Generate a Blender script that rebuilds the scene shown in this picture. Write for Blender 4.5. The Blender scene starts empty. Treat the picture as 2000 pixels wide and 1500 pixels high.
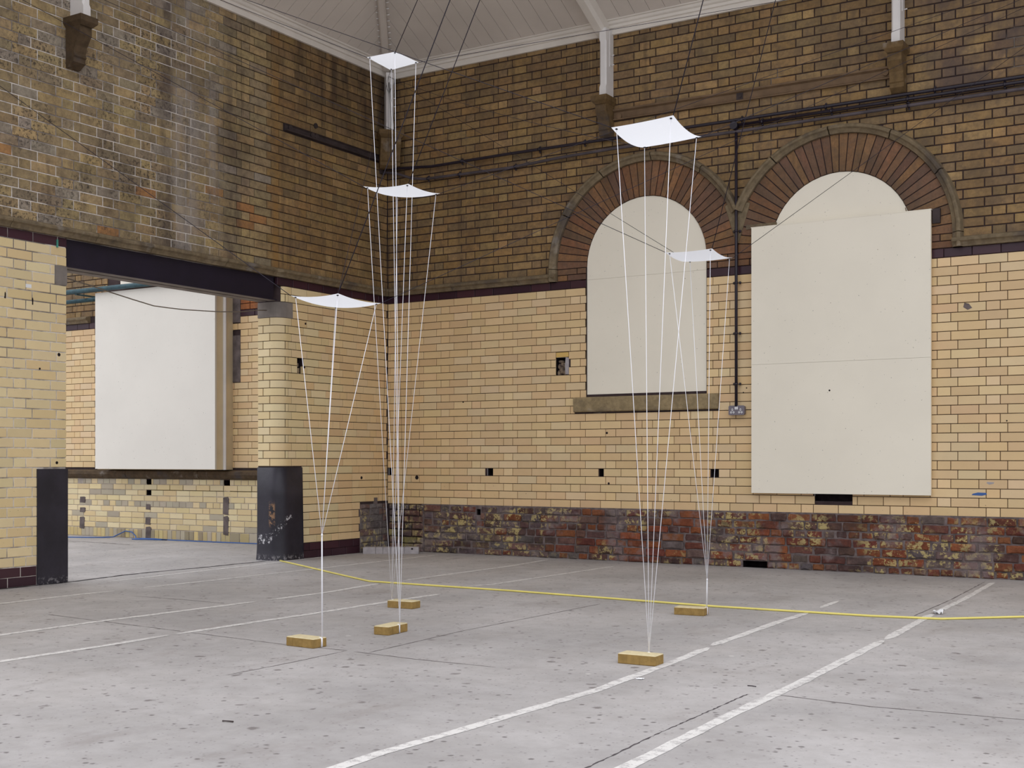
import bpy, math, random
from mathutils import Vector, Matrix

SC = bpy.context.scene
COL = SC.collection
random.seed(7)

# ------------------------------------------------------------------ camera, sky, exposure
TH = math.radians(31.82)                    # camera heading, turned left from the far wall's normal
CAM = Vector((8.068, -10.493, 0.95))
cam_d = bpy.data.cameras.new('camera')
cam = bpy.data.objects.new('camera', cam_d)
COL.objects.link(cam)
cam.location = CAM
cam.rotation_euler = (math.radians(90), 0, TH)
cam_d.sensor_fit = 'HORIZONTAL'
cam_d.sensor_width = 36.0
cam_d.lens = 36.0 * 2419.0 / 2000.0
cam_d.shift_y = 150.0 / 2000.0              # rising-front lens: verticals stay parallel
cam_d.clip_end = 200
SC.camera = cam

SC.view_settings.view_transform = 'Standard'
SC.view_settings.look = 'None'
SC.view_settings.gamma = 1.0
SC.view_settings.use_curve_mapping = False
SC.view_settings.exposure = 0.55

W = bpy.data.worlds.new('overcast')
SC.world = W
W.use_nodes = True
_n = W.node_tree.nodes
_n.clear()
_out = _n.new('ShaderNodeOutputWorld')
_bg = _n.new('ShaderNodeBackground')
_tc = _n.new('ShaderNodeTexCoord')
_sep = _n.new('ShaderNodeSeparateXYZ')
_mr = _n.new('ShaderNodeMapRange')           # overcast sky: zenith three times the horizon
_mr.inputs['From Min'].default_value = 0.0
_mr.inputs['From Max'].default_value = 1.0
_mr.inputs['To Min'].default_value = 0.42
_mr.inputs['To Max'].default_value = 1.26
_mul = _n.new('ShaderNodeVectorMath')
_mul.operation = 'SCALE'
_mul.inputs[0].default_value = (0.97, 0.985, 1.03)
_l = W.node_tree.links
_l.new(_tc.outputs['Generated'], _sep.inputs[0])
_l.new(_sep.outputs['Z'], _mr.inputs['Value'])
_l.new(_mr.outputs[0], _mul.inputs['Scale'])
_l.new(_mul.outputs[0], _bg.inputs['Color'])
_bg.inputs['Strength'].default_value = 1.25
_l.new(_bg.outputs[0], _out.inputs[0])

# ------------------------------------------------------------------ small helpers
def lin(r, g, b):
    def f(c):
        c /= 255.0
        return c / 12.92 if c <= 0.04045 else ((c + 0.055) / 1.055) ** 2.4
    return (f(r), f(g), f(b))

def tag(o, label=None, cat=None, group=None, kind=None):
    if label: o['label'] = label
    if cat: o['category'] = cat
    if group: o['group'] = group
    if kind: o['kind'] = kind
    return o

def empty(name, loc=(0, 0, 0), rz=0.0, parent=None):
    o = bpy.data.objects.new(name, None)
    o.empty_display_size = 0.1
    COL.objects.link(o)
    o.location = loc
    o.rotation_euler = (0, 0, rz)
    if parent: o.parent = parent
    return o

class MB:
    def __init__(self):
        self.v = []; self.f = []; self.c = []; self.sm = []
    def face(self, idx, col=None, smooth=False):
        self.f.append(idx); self.c.append(col); self.sm.append(smooth)
    def box(self, a, b, col=None):
        x0, y0, z0 = a; x1, y1, z1 = b
        n = len(self.v)
        self.v += [(x0,y0,z0),(x1,y0,z0),(x1,y1,z0),(x0,y1,z0),(x0,y0,z1),(x1,y0,z1),(x1,y1,z1),(x0,y1,z1)]
        for q in ((3,2,1,0),(4,5,6,7),(0,1,5,4),(1,2,6,5),(2,3,7,6),(3,0,4,7)):
            self.face(tuple(n+i for i in q), col)
        return self
    def quad(self, a, b, c, d, col=None):
        n = len(self.v)
        self.v += [tuple(a), tuple(b), tuple(c), tuple(d)]
        self.face((n, n+1, n+2, n+3), col)
        return self
    def rings(self, rings, cap0=True, cap1=True, col=None, smooth=False, closed=True):
        n0 = len(self.v); k = len(rings[0])
        for r in rings: self.v += [tuple(p) for p in r]
        for i in range(len(rings)-1):
            for j in range(k if closed else k-1):
                a = n0+i*k+j; b = n0+i*k+(j+1) % k
                self.face((a, b, b+k, a+k), col, smooth)
        if cap0: self.face(tuple(n0+j for j in reversed(range(k))), col)
        if cap1: self.face(tuple(n0+(len(rings)-1)*k+j for j in range(k)), col)
        return self
    def tube(self, pts, r, n=8, col=None, caps=True):
        pts = [Vector(p) for p in pts]
        rs = []
        up = Vector((0, 0, 1))
        for i, p in enumerate(pts):
            t = (pts[min(i+1, len(pts)-1)] - pts[max(i-1, 0)]).normalized()
            if abs(t.dot(up)) > 0.98: up = Vector((1, 0, 0)) if abs(t.x) < 0.9 else Vector((0, 1, 0))
            a = t.cross(up).normalized(); b = a.cross(t)
            rad = r[i] if isinstance(r, (list, tuple)) else r
            rs.append([p + a*math.cos(2*math.pi*j/n)*rad + b*math.sin(2*math.pi*j/n)*rad for j in range(n)])
        return self.rings(rs, caps, caps, col, True)
    def disc(self, c, axis, r, h, n=12, col=None):
        axis = Vector(axis).normalized()
        c = Vector(c)
        return self.tube([c, c + axis*h], r, n, col)
    def sphere(self, c, r, seg=10, rg=6, col=None, sq=(1,1,1)):
        c = Vector(c); rs = []
        for i in range(rg+1):
            ph = -math.pi/2 + math.pi*i/rg
            rr = max(math.cos(ph), 0.02)
            rs.append([(c.x+sq[0]*r*rr*math.cos(2*math.pi*j/seg), c.y+sq[1]*r*rr*math.sin(2*math.pi*j/seg), c.z+sq[2]*r*math.sin(ph)) for j in range(seg)])
        return self.rings(rs, True, True, col, True)
    def mesh(self, name):
        me = bpy.data.meshes.new(name)
        me.from_pydata(self.v, [], self.f)
        if any(self.sm):
            me.polygons.foreach_set('use_smooth', self.sm)
        if any(c is not None for c in self.c):
            at = me.color_attributes.new('bcol', 'FLOAT_COLOR', 'CORNER')
            data = []
            for f, c in zip(self.f, self.c):
                c = c or (0.5, 0.5, 0.5)
                data += [c[0], c[1], c[2], 1.0] * len(f)
            at.data.foreach_set('color', data)
        me.update()
        return me
    def build(self, name, mat, parent=None):
        o = bpy.data.objects.new(name, self.mesh(name))
        o.data.materials.append(mat)
        COL.objects.link(o)
        if parent: o.parent = parent
        return o

# ------------------------------------------------------------------ materials
class NT:
    """tiny node-tree writer"""
    def __init__(self, name):
        self.m = bpy.data.materials.new(name)
        self.m.use_nodes = True
        self.t = self.m.node_tree
        self.t.nodes.clear()
        self.out = self.t.nodes.new('ShaderNodeOutputMaterial')
        self.p = self.t.nodes.new('ShaderNodeBsdfPrincipled')
        self.link(self.p.outputs[0], self.out.inputs[0])
        self.pos = None
    def link(self, a, b): self.t.links.new(a, b)
    def put(self, sock, val):
        if hasattr(val, 'is_output') or isinstance(val, bpy.types.NodeSocket): self.link(val, sock)
        elif isinstance(val, (tuple, list)): sock.default_value = (*val, 1.0)[:len(sock.default_value)] if len(val) == 3 and len(sock.default_value) == 4 else val
        else: sock.default_value = val
    def position(self):
        if self.pos is None:
            self.pos = self.t.nodes.new('ShaderNodeNewGeometry').outputs['Position']
        return self.pos
    def scaled(self, sx, sy, sz):
        n = self.t.nodes.new('ShaderNodeMapping')
        self.link(self.position(), n.inputs['Vector'])
        n.inputs['Scale'].default_value = (sx, sy, sz)
        return n.outputs[0]
    def noise(self, scale, detail=3.0, rough=0.55, vec=None, w=None):
        n = self.t.nodes.new('ShaderNodeTexNoise')
        n.inputs['Scale'].default_value = scale
        n.inputs['Detail'].default_value = detail
        n.inputs['Roughness'].default_value = rough
        self.link(vec if vec is not None else self.position(), n.inputs['Vector'])
        return n.outputs['Fac']
    def voronoi(self, scale, vec=None, feature='F1'):
        n = self.t.nodes.new('ShaderNodeTexVoronoi')
        n.feature = feature
        n.inputs['Scale'].default_value = scale
        self.link(vec if vec is not None else self.position(), n.inputs['Vector'])
        return n.outputs['Distance'], (n.outputs['Color'] if 'Color' in n.outputs else None)
    def ramp(self, fac, a, b, lo=0.0, hi=1.0):
        n = self.t.nodes.new('ShaderNodeMapRange')
        n.interpolation_type = 'SMOOTHSTEP'
        self.link(fac, n.inputs['Value'])
        n.inputs['From Min'].default_value = a
        n.inputs['From Max'].default_value = b
        n.inputs['To Min'].default_value = lo
        n.inputs['To Max'].default_value = hi
        return n.outputs[0]
    def math(self, op, a, b=0.0):
        n = self.t.nodes.new('ShaderNodeMath')
        n.operation = op
        self.put(n.inputs[0], a); self.put(n.inputs[1], b)
        return n.outputs[0]
    def mix(self, fac, a, b, mode='MIX'):
        n = self.t.nodes.new('ShaderNodeMix')
        n.data_type = 'RGBA'; n.blend_type = mode
        self.put(n.inputs[0], fac); self.put(n.inputs[6], a); self.put(n.inputs[7], b)
        return n.outputs[2]
    def axis(self, i):
        n = self.t.nodes.new('ShaderNodeSeparateXYZ')
        self.link(self.position(), n.inputs[0])
        return n.outputs[i]
    def band(self, i, c, w, soft=0.5):
        """1 inside |coord-c|<w, fading over soft*w"""
        d = self.math('ABSOLUTE', self.math('SUBTRACT', self.axis(i), c))
        return self.ramp(d, w*(1-soft), w, 1.0, 0.0)
    def bump(self, h, strength=0.3, dist=0.01):
        n = self.t.nodes.new('ShaderNodeBump')
        n.inputs['Strength'].default_value = strength
        n.inputs['Distance'].default_value = dist
        self.link(h, n.inputs['Height'])
        self.link(n.outputs[0], self.p.inputs['Normal'])
    def done(self, color=None, rough=0.6, spec=0.4, metal=0.0):
        if color is not None: self.put(self.p.inputs['Base Color'], color)
        self.put(self.p.inputs['Roughness'], rough)
        self.put(self.p.inputs['Specular IOR Level'], spec)
        self.put(self.p.inputs['Metallic'], metal)
        return self.m

def plain(name, col, rough=0.6, spec=0.4, var=0.12, scale=9.0, bump=0.1, metal=0.0, fine=60.0):
    n = NT(name)
    a = n.noise(scale, 4.0)
    c = n.mix(n.ramp(a, 0.3, 0.7), tuple(x*(1-var) for x in col), tuple(min(1, x*(1+var)) for x in col))
    if bump: n.bump(n.noise(fine, 3.0), bump, 0.004)
    return n.done(c, rough, spec, metal)

def src_color(n, src):
    if src == 'OBJ':
        return n.t.nodes.new('ShaderNodeObjectInfo').outputs['Color']
    a = n.t.nodes.new('ShaderNodeAttribute')
    a.attribute_name = 'bcol'
    return a.outputs['Color']

def mat_glazed(src):
    n = NT('glazed_brick_' + src.lower())
    c = src_color(n, src)
    c = n.mix(n.ramp(n.noise(7.0, 3.0), 0.3, 0.72, 0.0, 0.3), c, n.mix(1.0, c, (0.88, 0.86, 0.86), 'MULTIPLY'))
    # dark chips and specks in the glaze
    sp = n.ramp(n.noise(55.0, 2.0), 0.705, 0.74)
    lowz = n.ramp(n.axis(2), 0.95, 0.45, 0.25, 1.0)
    c = n.mix(n.math('MULTIPLY', n.math('MULTIPLY', sp, lowz), 0.75), c, lin(70, 58, 52))
    # a few grey smears
    c = n.mix(n.ramp(n.noise(2.3, 5.0, 0.65), 0.68, 0.76, 0.0, 0.2), c, lin(150, 138, 120))
    n.bump(n.noise(30.0, 2.0), 0.08, 0.004)
    return n.done(c, n.ramp(n.noise(12.0, 3.0), 0.3, 0.7, 0.28, 0.42), 0.4)

def mat_weathered(src):
    n = NT('weathered_brick_' + src.lower())
    c = src_color(n, src)
    Y = n.axis(1)
    left = n.ramp(n.axis(0), 0.25, 0.1)                       # on the left-hand wall only
    # mottling inside each brick, edges of the face rubbed lighter
    c = n.mix(n.ramp(n.noise(26.0, 4.0, 0.7), 0.38, 0.68, 0.0, 0.5), c, n.mix(1.0, c, (0.58, 0.56, 0.55), 'MULTIPLY'))
    c = n.mix(n.ramp(n.noise(60.0, 3.0, 0.7), 0.52, 0.74, 0.0, 0.6), c, n.mix(1.0, c, (1.5, 1.40, 1.28), 'MULTIPLY'))
    c = n.mix(n.ramp(n.noise(11.0, 4.0, 0.65), 0.42, 0.66, 0.0, 0.42), c, lin(92, 78, 66))
    # soot patches and rain streaks
    soot = n.ramp(n.noise(1.1, 5.0, 0.62), 0.47, 0.72, 0.0, 0.55)
    c = n.mix(soot, c, lin(74, 59, 44))
    st = n.noise(1.0, 4.0, 0.6, n.scaled(9.0, 9.0, 0.5))
    c = n.mix(n.ramp(st, 0.54, 0.72, 0.0, 0.45), c, lin(76, 62, 50))
    # black speckled crust low on the left-hand wall
    crust = n.math('MULTIPLY', n.ramp(n.noise(34.0, 4.0, 0.75), 0.50, 0.60), n.ramp(n.noise(2.6, 3.0), 0.42, 0.60))
    crust = n.math('MULTIPLY', n.math('MULTIPLY', crust, left), n.ramp(Y, -2.2, -3.0, 0.0, 0.8))
    c = n.mix(crust, c, lin(52, 45, 42))
    # pale lime streaks, ochre streak, tone darkening upwards near the corner on the left-hand wall
    lime = n.math('MULTIPLY', n.math('MAXIMUM', n.band(1, -2.86, 0.28, 0.9), n.math('MULTIPLY', n.band(1, -2.52, 0.12, 0.9), 0.8)),
                  n.ramp(n.noise(1.0, 4.0, 0.6, n.scaled(7.0, 7.0, 1.2)), 0.38, 0.62))
    c = n.mix(n.math('MULTIPLY', n.math('MULTIPLY', lime, left), 0.55), c, lin(150, 143, 140))
    och = n.math('MULTIPLY', n.band(1, -1.72, 0.07, 0.8), n.ramp(n.noise(3.0, 3.0), 0.3, 0.6))
    c = n.mix(n.math('MULTIPLY', n.math('MULTIPLY', och, left), 0.6), c, lin(150, 112, 62))
    ds = n.math('MAXIMUM', n.band(1, -3.08, 0.13, 0.8), n.math('MULTIPLY', n.band(1, -2.30, 0.16, 0.9), 0.8))
    ds = n.math('MULTIPLY', n.math('MULTIPLY', ds, left), n.ramp(n.noise(1.0, 4.0, 0.6, n.scaled(6.0, 6.0, 1.5)), 0.38, 0.60, 0.0, 0.62))
    c = n.mix(ds, c, lin(64, 54, 54))
    corner_dark = n.math('MULTIPLY', n.math('MULTIPLY', n.ramp(Y, -2.0, -1.1), n.ramp(n.axis(2), 4.0, 4.7)), left)
    c = n.mix(n.math('MULTIPLY', n.math('MULTIPLY', corner_dark, n.ramp(n.noise(1.6, 4.0, 0.6, n.scaled(3.0, 3.0, 0.7)), 0.35, 0.65)), 0.75), c, lin(46, 36, 36))
    far = n.math('MULTIPLY', n.ramp(n.axis(0), 5.45, 5.8), n.ramp(n.axis(2), 3.7, 4.1))
    far = n.math('MULTIPLY', far, n.ramp(n.noise(1.4, 5.0, 0.65), 0.36, 0.58, 0.0, 0.75))
    c = n.mix(far, c, lin(78, 66, 66))
    # thin pale drips on the far wall beside the post
    dr = n.math('MULTIPLY', n.band(0, 2.38, 0.17, 0.6), n.ramp(n.noise(1.0, 2.0, 0.5, n.scaled(60.0, 1.0, 0.7)), 0.56, 0.66))
    dr = n.math('MULTIPLY', dr, n.ramp(n.axis(2), 3.4, 3.9))
    c = n.mix(n.math('MULTIPLY', dr, 0.6), c, lin(172, 140, 92))
    n.bump(n.noise(45.0, 4.0, 0.7), 0.35, 0.006)
    return n.done(c, 0.62, 0.3)

def mat_rough(src):
    n = NT('rough_brick_' + src.lower())
    c = src_color(n, src)
    c = n.mix(n.ramp(n.noise(22.0, 5.0, 0.7), 0.35, 0.7, 0.0, 0.7), c, n.mix(1.0, c, (0.45, 0.42, 0.45), 'MULTIPLY'))
    # flakes of old yellow-cream paint
    fl = n.ramp(n.noise(17.0, 6.0, 0.75), 0.51, 0.55)
    zone = n.ramp(n.noise(2.2, 2.0), 0.42, 0.56)
    flk = n.math('MULTIPLY', n.math('MULTIPLY', fl, zone), 0.85)
    c = n.mix(flk, c, lin(190, 172, 118))
    # grey mortar smears and soot
    c = n.mix(n.ramp(n.noise(3.1, 5.0, 0.65), 0.50, 0.64, 0.0, 0.8), c, lin(128, 115, 115))
    c = n.mix(n.ramp(n.noise(1.7, 4.0, 0.6, n.scaled(1, 1, 2)), 0.52, 0.68, 0.0, 0.75), c, lin(58, 48, 48))
    n.bump(n.noise(38.0, 5.0, 0.75), 0.8, 0.012)
    return n.done(c, 0.8, 0.25)

def mat_mortar(name, dark, pale, kind):
    n = NT(name)
    a = n.ramp(n.noise(14.0, 4.0), 0.3, 0.7)
    c = n.mix(a, dark, tuple(x*1.35 for x in dark))
    pl = n.mix(n.ramp(n.noise(25.0, 3.0), 0.35, 0.7), pale, tuple(x*0.75 for x in pale))
    if kind == 'left':      # repointed in white from the doorway towards the left
        m = n.ramp(n.math('ADD', n.axis(1), n.math('MULTIPLY', n.noise(1.2, 2.0), 0.5)), -2.05, -2.25)
        m = n.math('MULTIPLY', m, n.ramp(n.noise(3.0, 4.0), 0.38, 0.56, 0.25, 1.0))
    else:
        m = n.ramp(n.noise(1.3, 4.0, 0.6), 0.60, 0.70, 0.0, 0.75)
    c = n.mix(m, c, pl)
    n.bump(n.noise(60.0, 3.0), 0.4, 0.004)
    return n.done(c, 0.85, 0.2)

def mat_floor():
    n = NT('worn_concrete')
    base = lin(176, 172, 171)
    c = n.mix(n.ramp(n.noise(0.9, 6.0, 0.62), 0.3, 0.72), tuple(x*0.80 for x in base), tuple(x*1.07 for x in base))
    c = n.mix(n.ramp(n.noise(9.0, 5.0, 0.7), 0.35, 0.7, 0.0, 0.6), c, n.mix(1.0, c, (0.82, 0.81, 0.80), 'MULTIPLY'))
    c = n.mix(n.ramp(n.noise(80.0, 3.0, 0.7), 0.55, 0.72, 0.0, 0.45), c, n.mix(1.0, c, (0.78, 0.77, 0.77), 'MULTIPLY'))
    # old gum and oil spots
    d, col = n.voronoi(5.5)
    pick = n.ramp(n.noise(5.0, 1.0), 0.44, 0.50)
    c = n.mix(n.math('MULTIPLY', n.math('MULTIPLY', n.ramp(n.math('ADD', d, n.math('MULTIPLY', n.math('SUBTRACT', n.noise(30.0, 3.0), 0.5), 0.2)), 0.15, 0.07), pick), 0.75), c, lin(104, 97, 96))
    d2, _ = n.voronoi(16.0)
    pick2 = n.ramp(n.noise(11.0, 1.0), 0.46, 0.52)
    c = n.mix(n.math('MULTIPLY', n.math('MULTIPLY', n.ramp(n.math('ADD', d2, n.math('MULTIPLY', n.math('SUBTRACT', n.noise(50.0, 3.0), 0.5), 0.24)), 0.22, 0.10), pick2), 0.75), c, lin(90, 84, 84))
    # little splashes of pale paint
    d3, _ = n.voronoi(3.7, n.scaled(1.0, 1.0, 1.0))
    pick3 = n.ramp(n.noise(3.3, 1.0), 0.56, 0.58)
    c = n.mix(n.math('MULTIPLY', n.math('MULTIPLY', n.ramp(d3, 0.07, 0.05), pick3), 0.5), c, lin(214, 212, 206))
    d4, _ = n.voronoi(42.0)
    pick4 = n.ramp(n.noise(27.0, 1.0), 0.50, 0.56)
    c = n.mix(n.math('MULTIPLY', n.math('MULTIPLY', n.ramp(d4, 0.30, 0.12), pick4), 0.6), c, lin(112, 106, 106))
    big = n.ramp(n.noise(2.2, 5.0, 0.7, n.scaled(1.0, 0.5, 1.0)), 0.55, 0.75, 0.0, 0.5)
    c = n.mix(big, c, lin(134, 126, 122))
    n.bump(n.noise(120.0, 3.0, 0.7), 0.12, 0.003)
    return n.done(c, n.ramp(n.noise(2.0, 4.0), 0.3, 0.7, 0.55, 0.75), 0.3)

def mat_paintline(name, col, worn):
    n = NT(name)
    w = n.ramp(n.noise(22.0, 6.0, 0.75), worn-0.05, worn+0.05)
    g = n.ramp(n.noise(1.1, 3.0), 0.60, 0.75)
    w = n.math('MULTIPLY', n.math('MAXIMUM', w, g), 0.85)
    c = n.mix(w, col, lin(172, 168, 167))
    return n.done(c, 0.7, 0.25)

def mat_board(name, col):
    n = NT(name)
    c = n.mix(n.ramp(n.noise(1.2, 4.0, 0.6), 0.3, 0.7), tuple(x*0.97 for x in col), tuple(x*1.02 for x in col))
    sm = n.math('MULTIPLY', n.ramp(n.noise(7.0, 6.0, 0.7), 0.66, 0.76), n.ramp(n.noise(1.7, 2.0), 0.55, 0.65))
    c = n.mix(n.math('MULTIPLY', sm, 0.4), c, lin(150, 140, 125))
    sp = n.ramp(n.noise(60.0, 1.0), 0.77, 0.79)
    c = n.mix(n.math('MULTIPLY', sp, 0.5), c, lin(95, 85, 78))
    return n.done(c, 0.6, 0.3)

def mat_stone(name, col, dirt=0.7):
    n = NT(name)
    c = n.mix(n.ramp(n.noise(16.0, 5.0, 0.65), 0.3, 0.7), tuple(x*0.72 for x in col), tuple(x*1.15 for x in col))
    c = n.mix(n.ramp(n.noise(2.6, 5.0, 0.62), 0.50, 0.68, 0.0, dirt), c, lin(72, 66, 66))
    c = n.mix(n.ramp(n.noise(4.0, 4.0), 0.60, 0.72, 0.0, 0.4), c, lin(150, 146, 142))
    n.bump(n.noise(40.0, 5.0, 0.7), 0.4, 0.008)
    return n.done(c, 0.75, 0.25)

def mat_blackpaint():
    n = NT('chipped_black_paint')
    col = lin(40, 37, 46)
    c = n.mix(n.ramp(n.noise(5.0, 5.0), 0.3, 0.7), tuple(x*0.75 for x in col), tuple(x*1.25 for x in col))
    # chips: one white scuffed arc, one brown streak (on the rounded pier)
    Y, Z, X = n.axis(1), n.axis(2), n.axis(0)
    fl = n.ramp(n.noise(30.0, 6.0, 0.75), 0.55, 0.58)
    arc = n.ramp(n.math('ABSOLUTE', n.math('SUBTRACT', Z, n.math('ADD', n.math('MULTIPLY', n.math('MAXIMUM', n.math('SUBTRACT', n.math('ADD', Y, X), -1.82), 0.0), 0.78), 0.20))), 0.0, 0.085, 1.0, 0.0)
    arc = n.math('MULTIPLY', arc, n.ramp(Z, 0.45, 0.41))
    arc = n.math('MULTIPLY', arc, n.ramp(n.noise(7.0, 2.0), 0.35, 0.55, 0.4, 1.0))
    arc = n.math('MULTIPLY', arc, n.ramp(Y, -2.0, -1.9))
    c = n.mix(n.math('MULTIPLY', fl, n.ramp(arc, 0.25, 0.6)), c, lin(196, 194, 198))
    st = n.math('MULTIPLY', n.ramp(n.math('ABSOLUTE', n.math('SUBTRACT', n.math('ADD', Y, X), -1.77)), 0.02, 0.05, 1.0, 0.0), n.band(2, 0.44, 0.14, 0.5))
    c = n.mix(n.math('MULTIPLY', n.math('MULTIPLY', st, n.ramp(n.noise(24.0, 5.0, 0.7), 0.47, 0.52)), n.ramp(Y, -2.0, -1.9)), c, lin(142, 108, 80))
    foot = n.math('MULTIPLY', n.ramp(Z, 0.07, 0.02), n.ramp(n.noise(40.0, 4.0, 0.7), 0.53, 0.58))
    c = n.mix(n.math('MULTIPLY', foot, 0.6), c, lin(150, 146, 148))
    n.bump(n.noise(26.0, 4.0, 0.7), 0.3, 0.006)
    return n.done(c, 0.42, 0.4)

def mat_sheet():
    n = NT('white_translucent_sheet')
    d = n.t.nodes.new('ShaderNodeBsdfDiffuse')
    tr = n.t.nodes.new('ShaderNodeBsdfTranslucent')
    mx = n.t.nodes.new('ShaderNodeMixShader')
    col = n.mix(n.noise(200.0, 2.0), (0.90, 0.92, 0.97), (0.95, 0.96, 0.99))
    n.link(col, d.inputs[0]); n.link(col, tr.inputs[0])
    mx.inputs[0].default_value = 0.62
    n.link(d.outputs[0], mx.inputs[1]); n.link(tr.outputs[0], mx.inputs[2])
    n.link(mx.outputs[0], n.out.inputs[0])
    return n.m

def mat_rubble():
    n = NT('brick_rubble')
    c = n.mix(n.ramp(n.noise(25.0, 4.0, 0.7), 0.35, 0.65), lin(84, 72, 70), lin(150, 132, 108))
    n.bump(n.noise(60.0, 4.0), 0.5, 0.006)
    return n.done(c, 0.85, 0.2)

M = {}
for s in ('OBJ', 'ATTR'):
    M['glazed', s] = mat_glazed(s)
    M['weathered', s] = mat_weathered(s)
    M['rough', s] = mat_rough(s)
M['mortar_right'] = mat_mortar('dark_mortar', lin(58, 47, 48), lin(160, 150, 142), 'right')
M['mortar_left'] = mat_mortar('repointed_mortar', lin(58, 47, 48), lin(214, 206, 198), 'left')
M['mortar_rough'] = plain('grey_rubble_mortar', lin(108, 97, 96), 0.9, 0.2, 0.35, 14.0, 0.8)
M['mortar_pale'] = plain('pale_grey_mortar', lin(168, 158, 150), 0.9, 0.2, 0.25, 12.0, 0.4)
M['floor'] = mat_floor()
M['white_line'] = mat_paintline('worn_white_line_paint', lin(212, 209, 206), 0.535)
M['yellow_line'] = plain('yellow_cord_sheath', lin(228, 214, 120), 0.6, 0.3, 0.05, 6.0, 0.0)
M['board'] = mat_board('cream_painted_board', lin(240, 233, 217))
M['board_edge'] = plain('cream_board_edge', lin(228, 210, 174), 0.6, 0.3, 0.06, 4.0, 0.0)
M['board_grey'] = mat_board('pale_grey_painted_board', lin(229, 224, 215))
M['stone'] = mat_stone('sooty_sandstone', lin(124, 109, 86))
M['corbel'] = mat_stone('brown_corbel_stone', lin(110, 88, 58), 0.75)
M['corbel_dark'] = mat_stone('sooty_corbel_stone', lin(84, 68, 50), 0.8)
M['sill'] = mat_stone('stained_sill_stone', lin(150, 132, 100), 0.55)
M['pad'] = plain('grey_pad_stone', lin(126, 118, 112), 0.8, 0.2, 0.18, 7.0, 0.3)
M['render_patch'] = plain('dark_render_patch', lin(104, 94, 92), 0.85, 0.2, 0.3, 9.0, 0.5)
M['blackpaint'] = mat_blackpaint()
M['steel'] = plain('black_painted_steel', lin(28, 20, 38), 0.5, 0.35, 0.15, 5.0, 0.1)
M['flange'] = plain('pale_flange', lin(128, 118, 110), 0.7, 0.3, 0.2, 6.0, 0.1)
M['rust'] = plain('rust_brown_steel', lin(112, 90, 68), 0.7, 0.3, 0.2, 6.0, 0.3)
M['iron'] = plain('sooty_iron', lin(64, 54, 54), 0.7, 0.3, 0.3, 6.0, 0.3)
M['pipe_black'] = plain('black_conduit', lin(34, 27, 40), 0.35, 0.5, 0.1, 5.0, 0.0)
M['pipe_grey'] = plain('sooty_grey_pipe', lin(82, 74, 78), 0.6, 0.35, 0.25, 7.0, 0.2)
M['white'] = plain('white_gloss_paint', lin(226, 222, 220), 0.45, 0.4, 0.05, 3.0, 0.0)
M['cornice'] = plain('cream_cornice_paint', lin(224, 217, 208), 0.5, 0.35, 0.05, 3.0, 0.0)
M['ceil'] = plain('cream_ceiling_paint', lin(212, 203, 194), 0.6, 0.3, 0.06, 1.5, 0.05)
M['ceil_gap'] = plain('board_joint_shadow', lin(140, 130, 120), 0.8, 0.2, 0.1, 4.0, 0.0)
M['cord'] = plain('black_cord', lin(34, 28, 40), 0.6, 0.3, 0.1, 5.0, 0.0)
M['string'] = plain('white_string', lin(246, 246, 252), 0.6, 0.3, 0.02, 5.0, 0.0)
M['sheet'] = mat_sheet()
M['eyelet'] = plain('black_eyelet', lin(22, 20, 28), 0.5, 0.4, 0.05, 5.0, 0.0)
M['paver'] = plain('buff_paver', lin(148, 121, 72), 0.85, 0.2, 0.14, 30.0, 0.4, 0.0, 150.0)
M['paver_top'] = plain('lit_paver_top', lin(206, 192, 156), 0.9, 0.15, 0.08, 40.0, 0.4, 0.0, 150.0)  # paler than the sides: light from above put into the colour
M['kerb'] = plain('pale_grey_block', lin(166, 160, 162), 0.85, 0.2, 0.1, 18.0, 0.3)
M['plastic_grey'] = plain('grey_socket_plastic', lin(116, 110, 120), 0.45, 0.4, 0.04, 5.0, 0.0)
M['plastic_white'] = plain('white_socket_plastic', lin(236, 236, 238), 0.4, 0.4, 0.02, 5.0, 0.0)
M['dark'] = plain('dark_hole_shade', lin(40, 33, 36), 0.9, 0.1, 0.3, 20.0, 0.4)  # near-black: the shade inside holes is put into the colour
M['rubble'] = mat_rubble()
M['blue'] = plain('flaking_blue_paint', lin(54, 80, 88), 0.6, 0.35, 0.25, 14.0, 0.3)
M['blue_cable'] = plain('blue_cable_sheath', lin(62, 98, 160), 0.5, 0.4, 0.08, 8.0, 0.0)
M['grey_cable'] = plain('grey_cable_sheath', lin(120, 108, 96), 0.6, 0.3, 0.08, 8.0, 0.0)
M['crack'] = plain('crack_dirt', lin(96, 88, 88), 0.9, 0.1, 0.2, 30.0, 0.0)
M['crack_black'] = plain('tar_filled_joint', lin(84, 78, 80), 0.9, 0.1, 0.25, 30.0, 0.2)
M['paper'] = plain('crumpled_paper', lin(226, 226, 228), 0.8, 0.2, 0.05, 30.0, 0.1)
M['sealed_joint'] = plain('black_floor_joint', lin(38, 34, 38), 0.8, 0.2, 0.3, 30.0, 0.2)

# ------------------------------------------------------------------ brick laying
RIGHT, LEFT = 0, 1
def place(face, u, w, z):
    """wall coordinates (along, outwards, up) to the room"""
    return (u, -w, z) if face == RIGHT else (w, u, z)

VD = Vector((-math.sin(TH), math.cos(TH), 0)); VR = Vector((math.cos(TH), math.sin(TH), 0))
def seen(p):
    q = Vector(p) - CAM
    z = q.dot(VD)
    if z < 0.3: return None
    return (1000 + 2419*q.dot(VR)/z, 900 - 2419*q.z/z, z)

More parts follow.
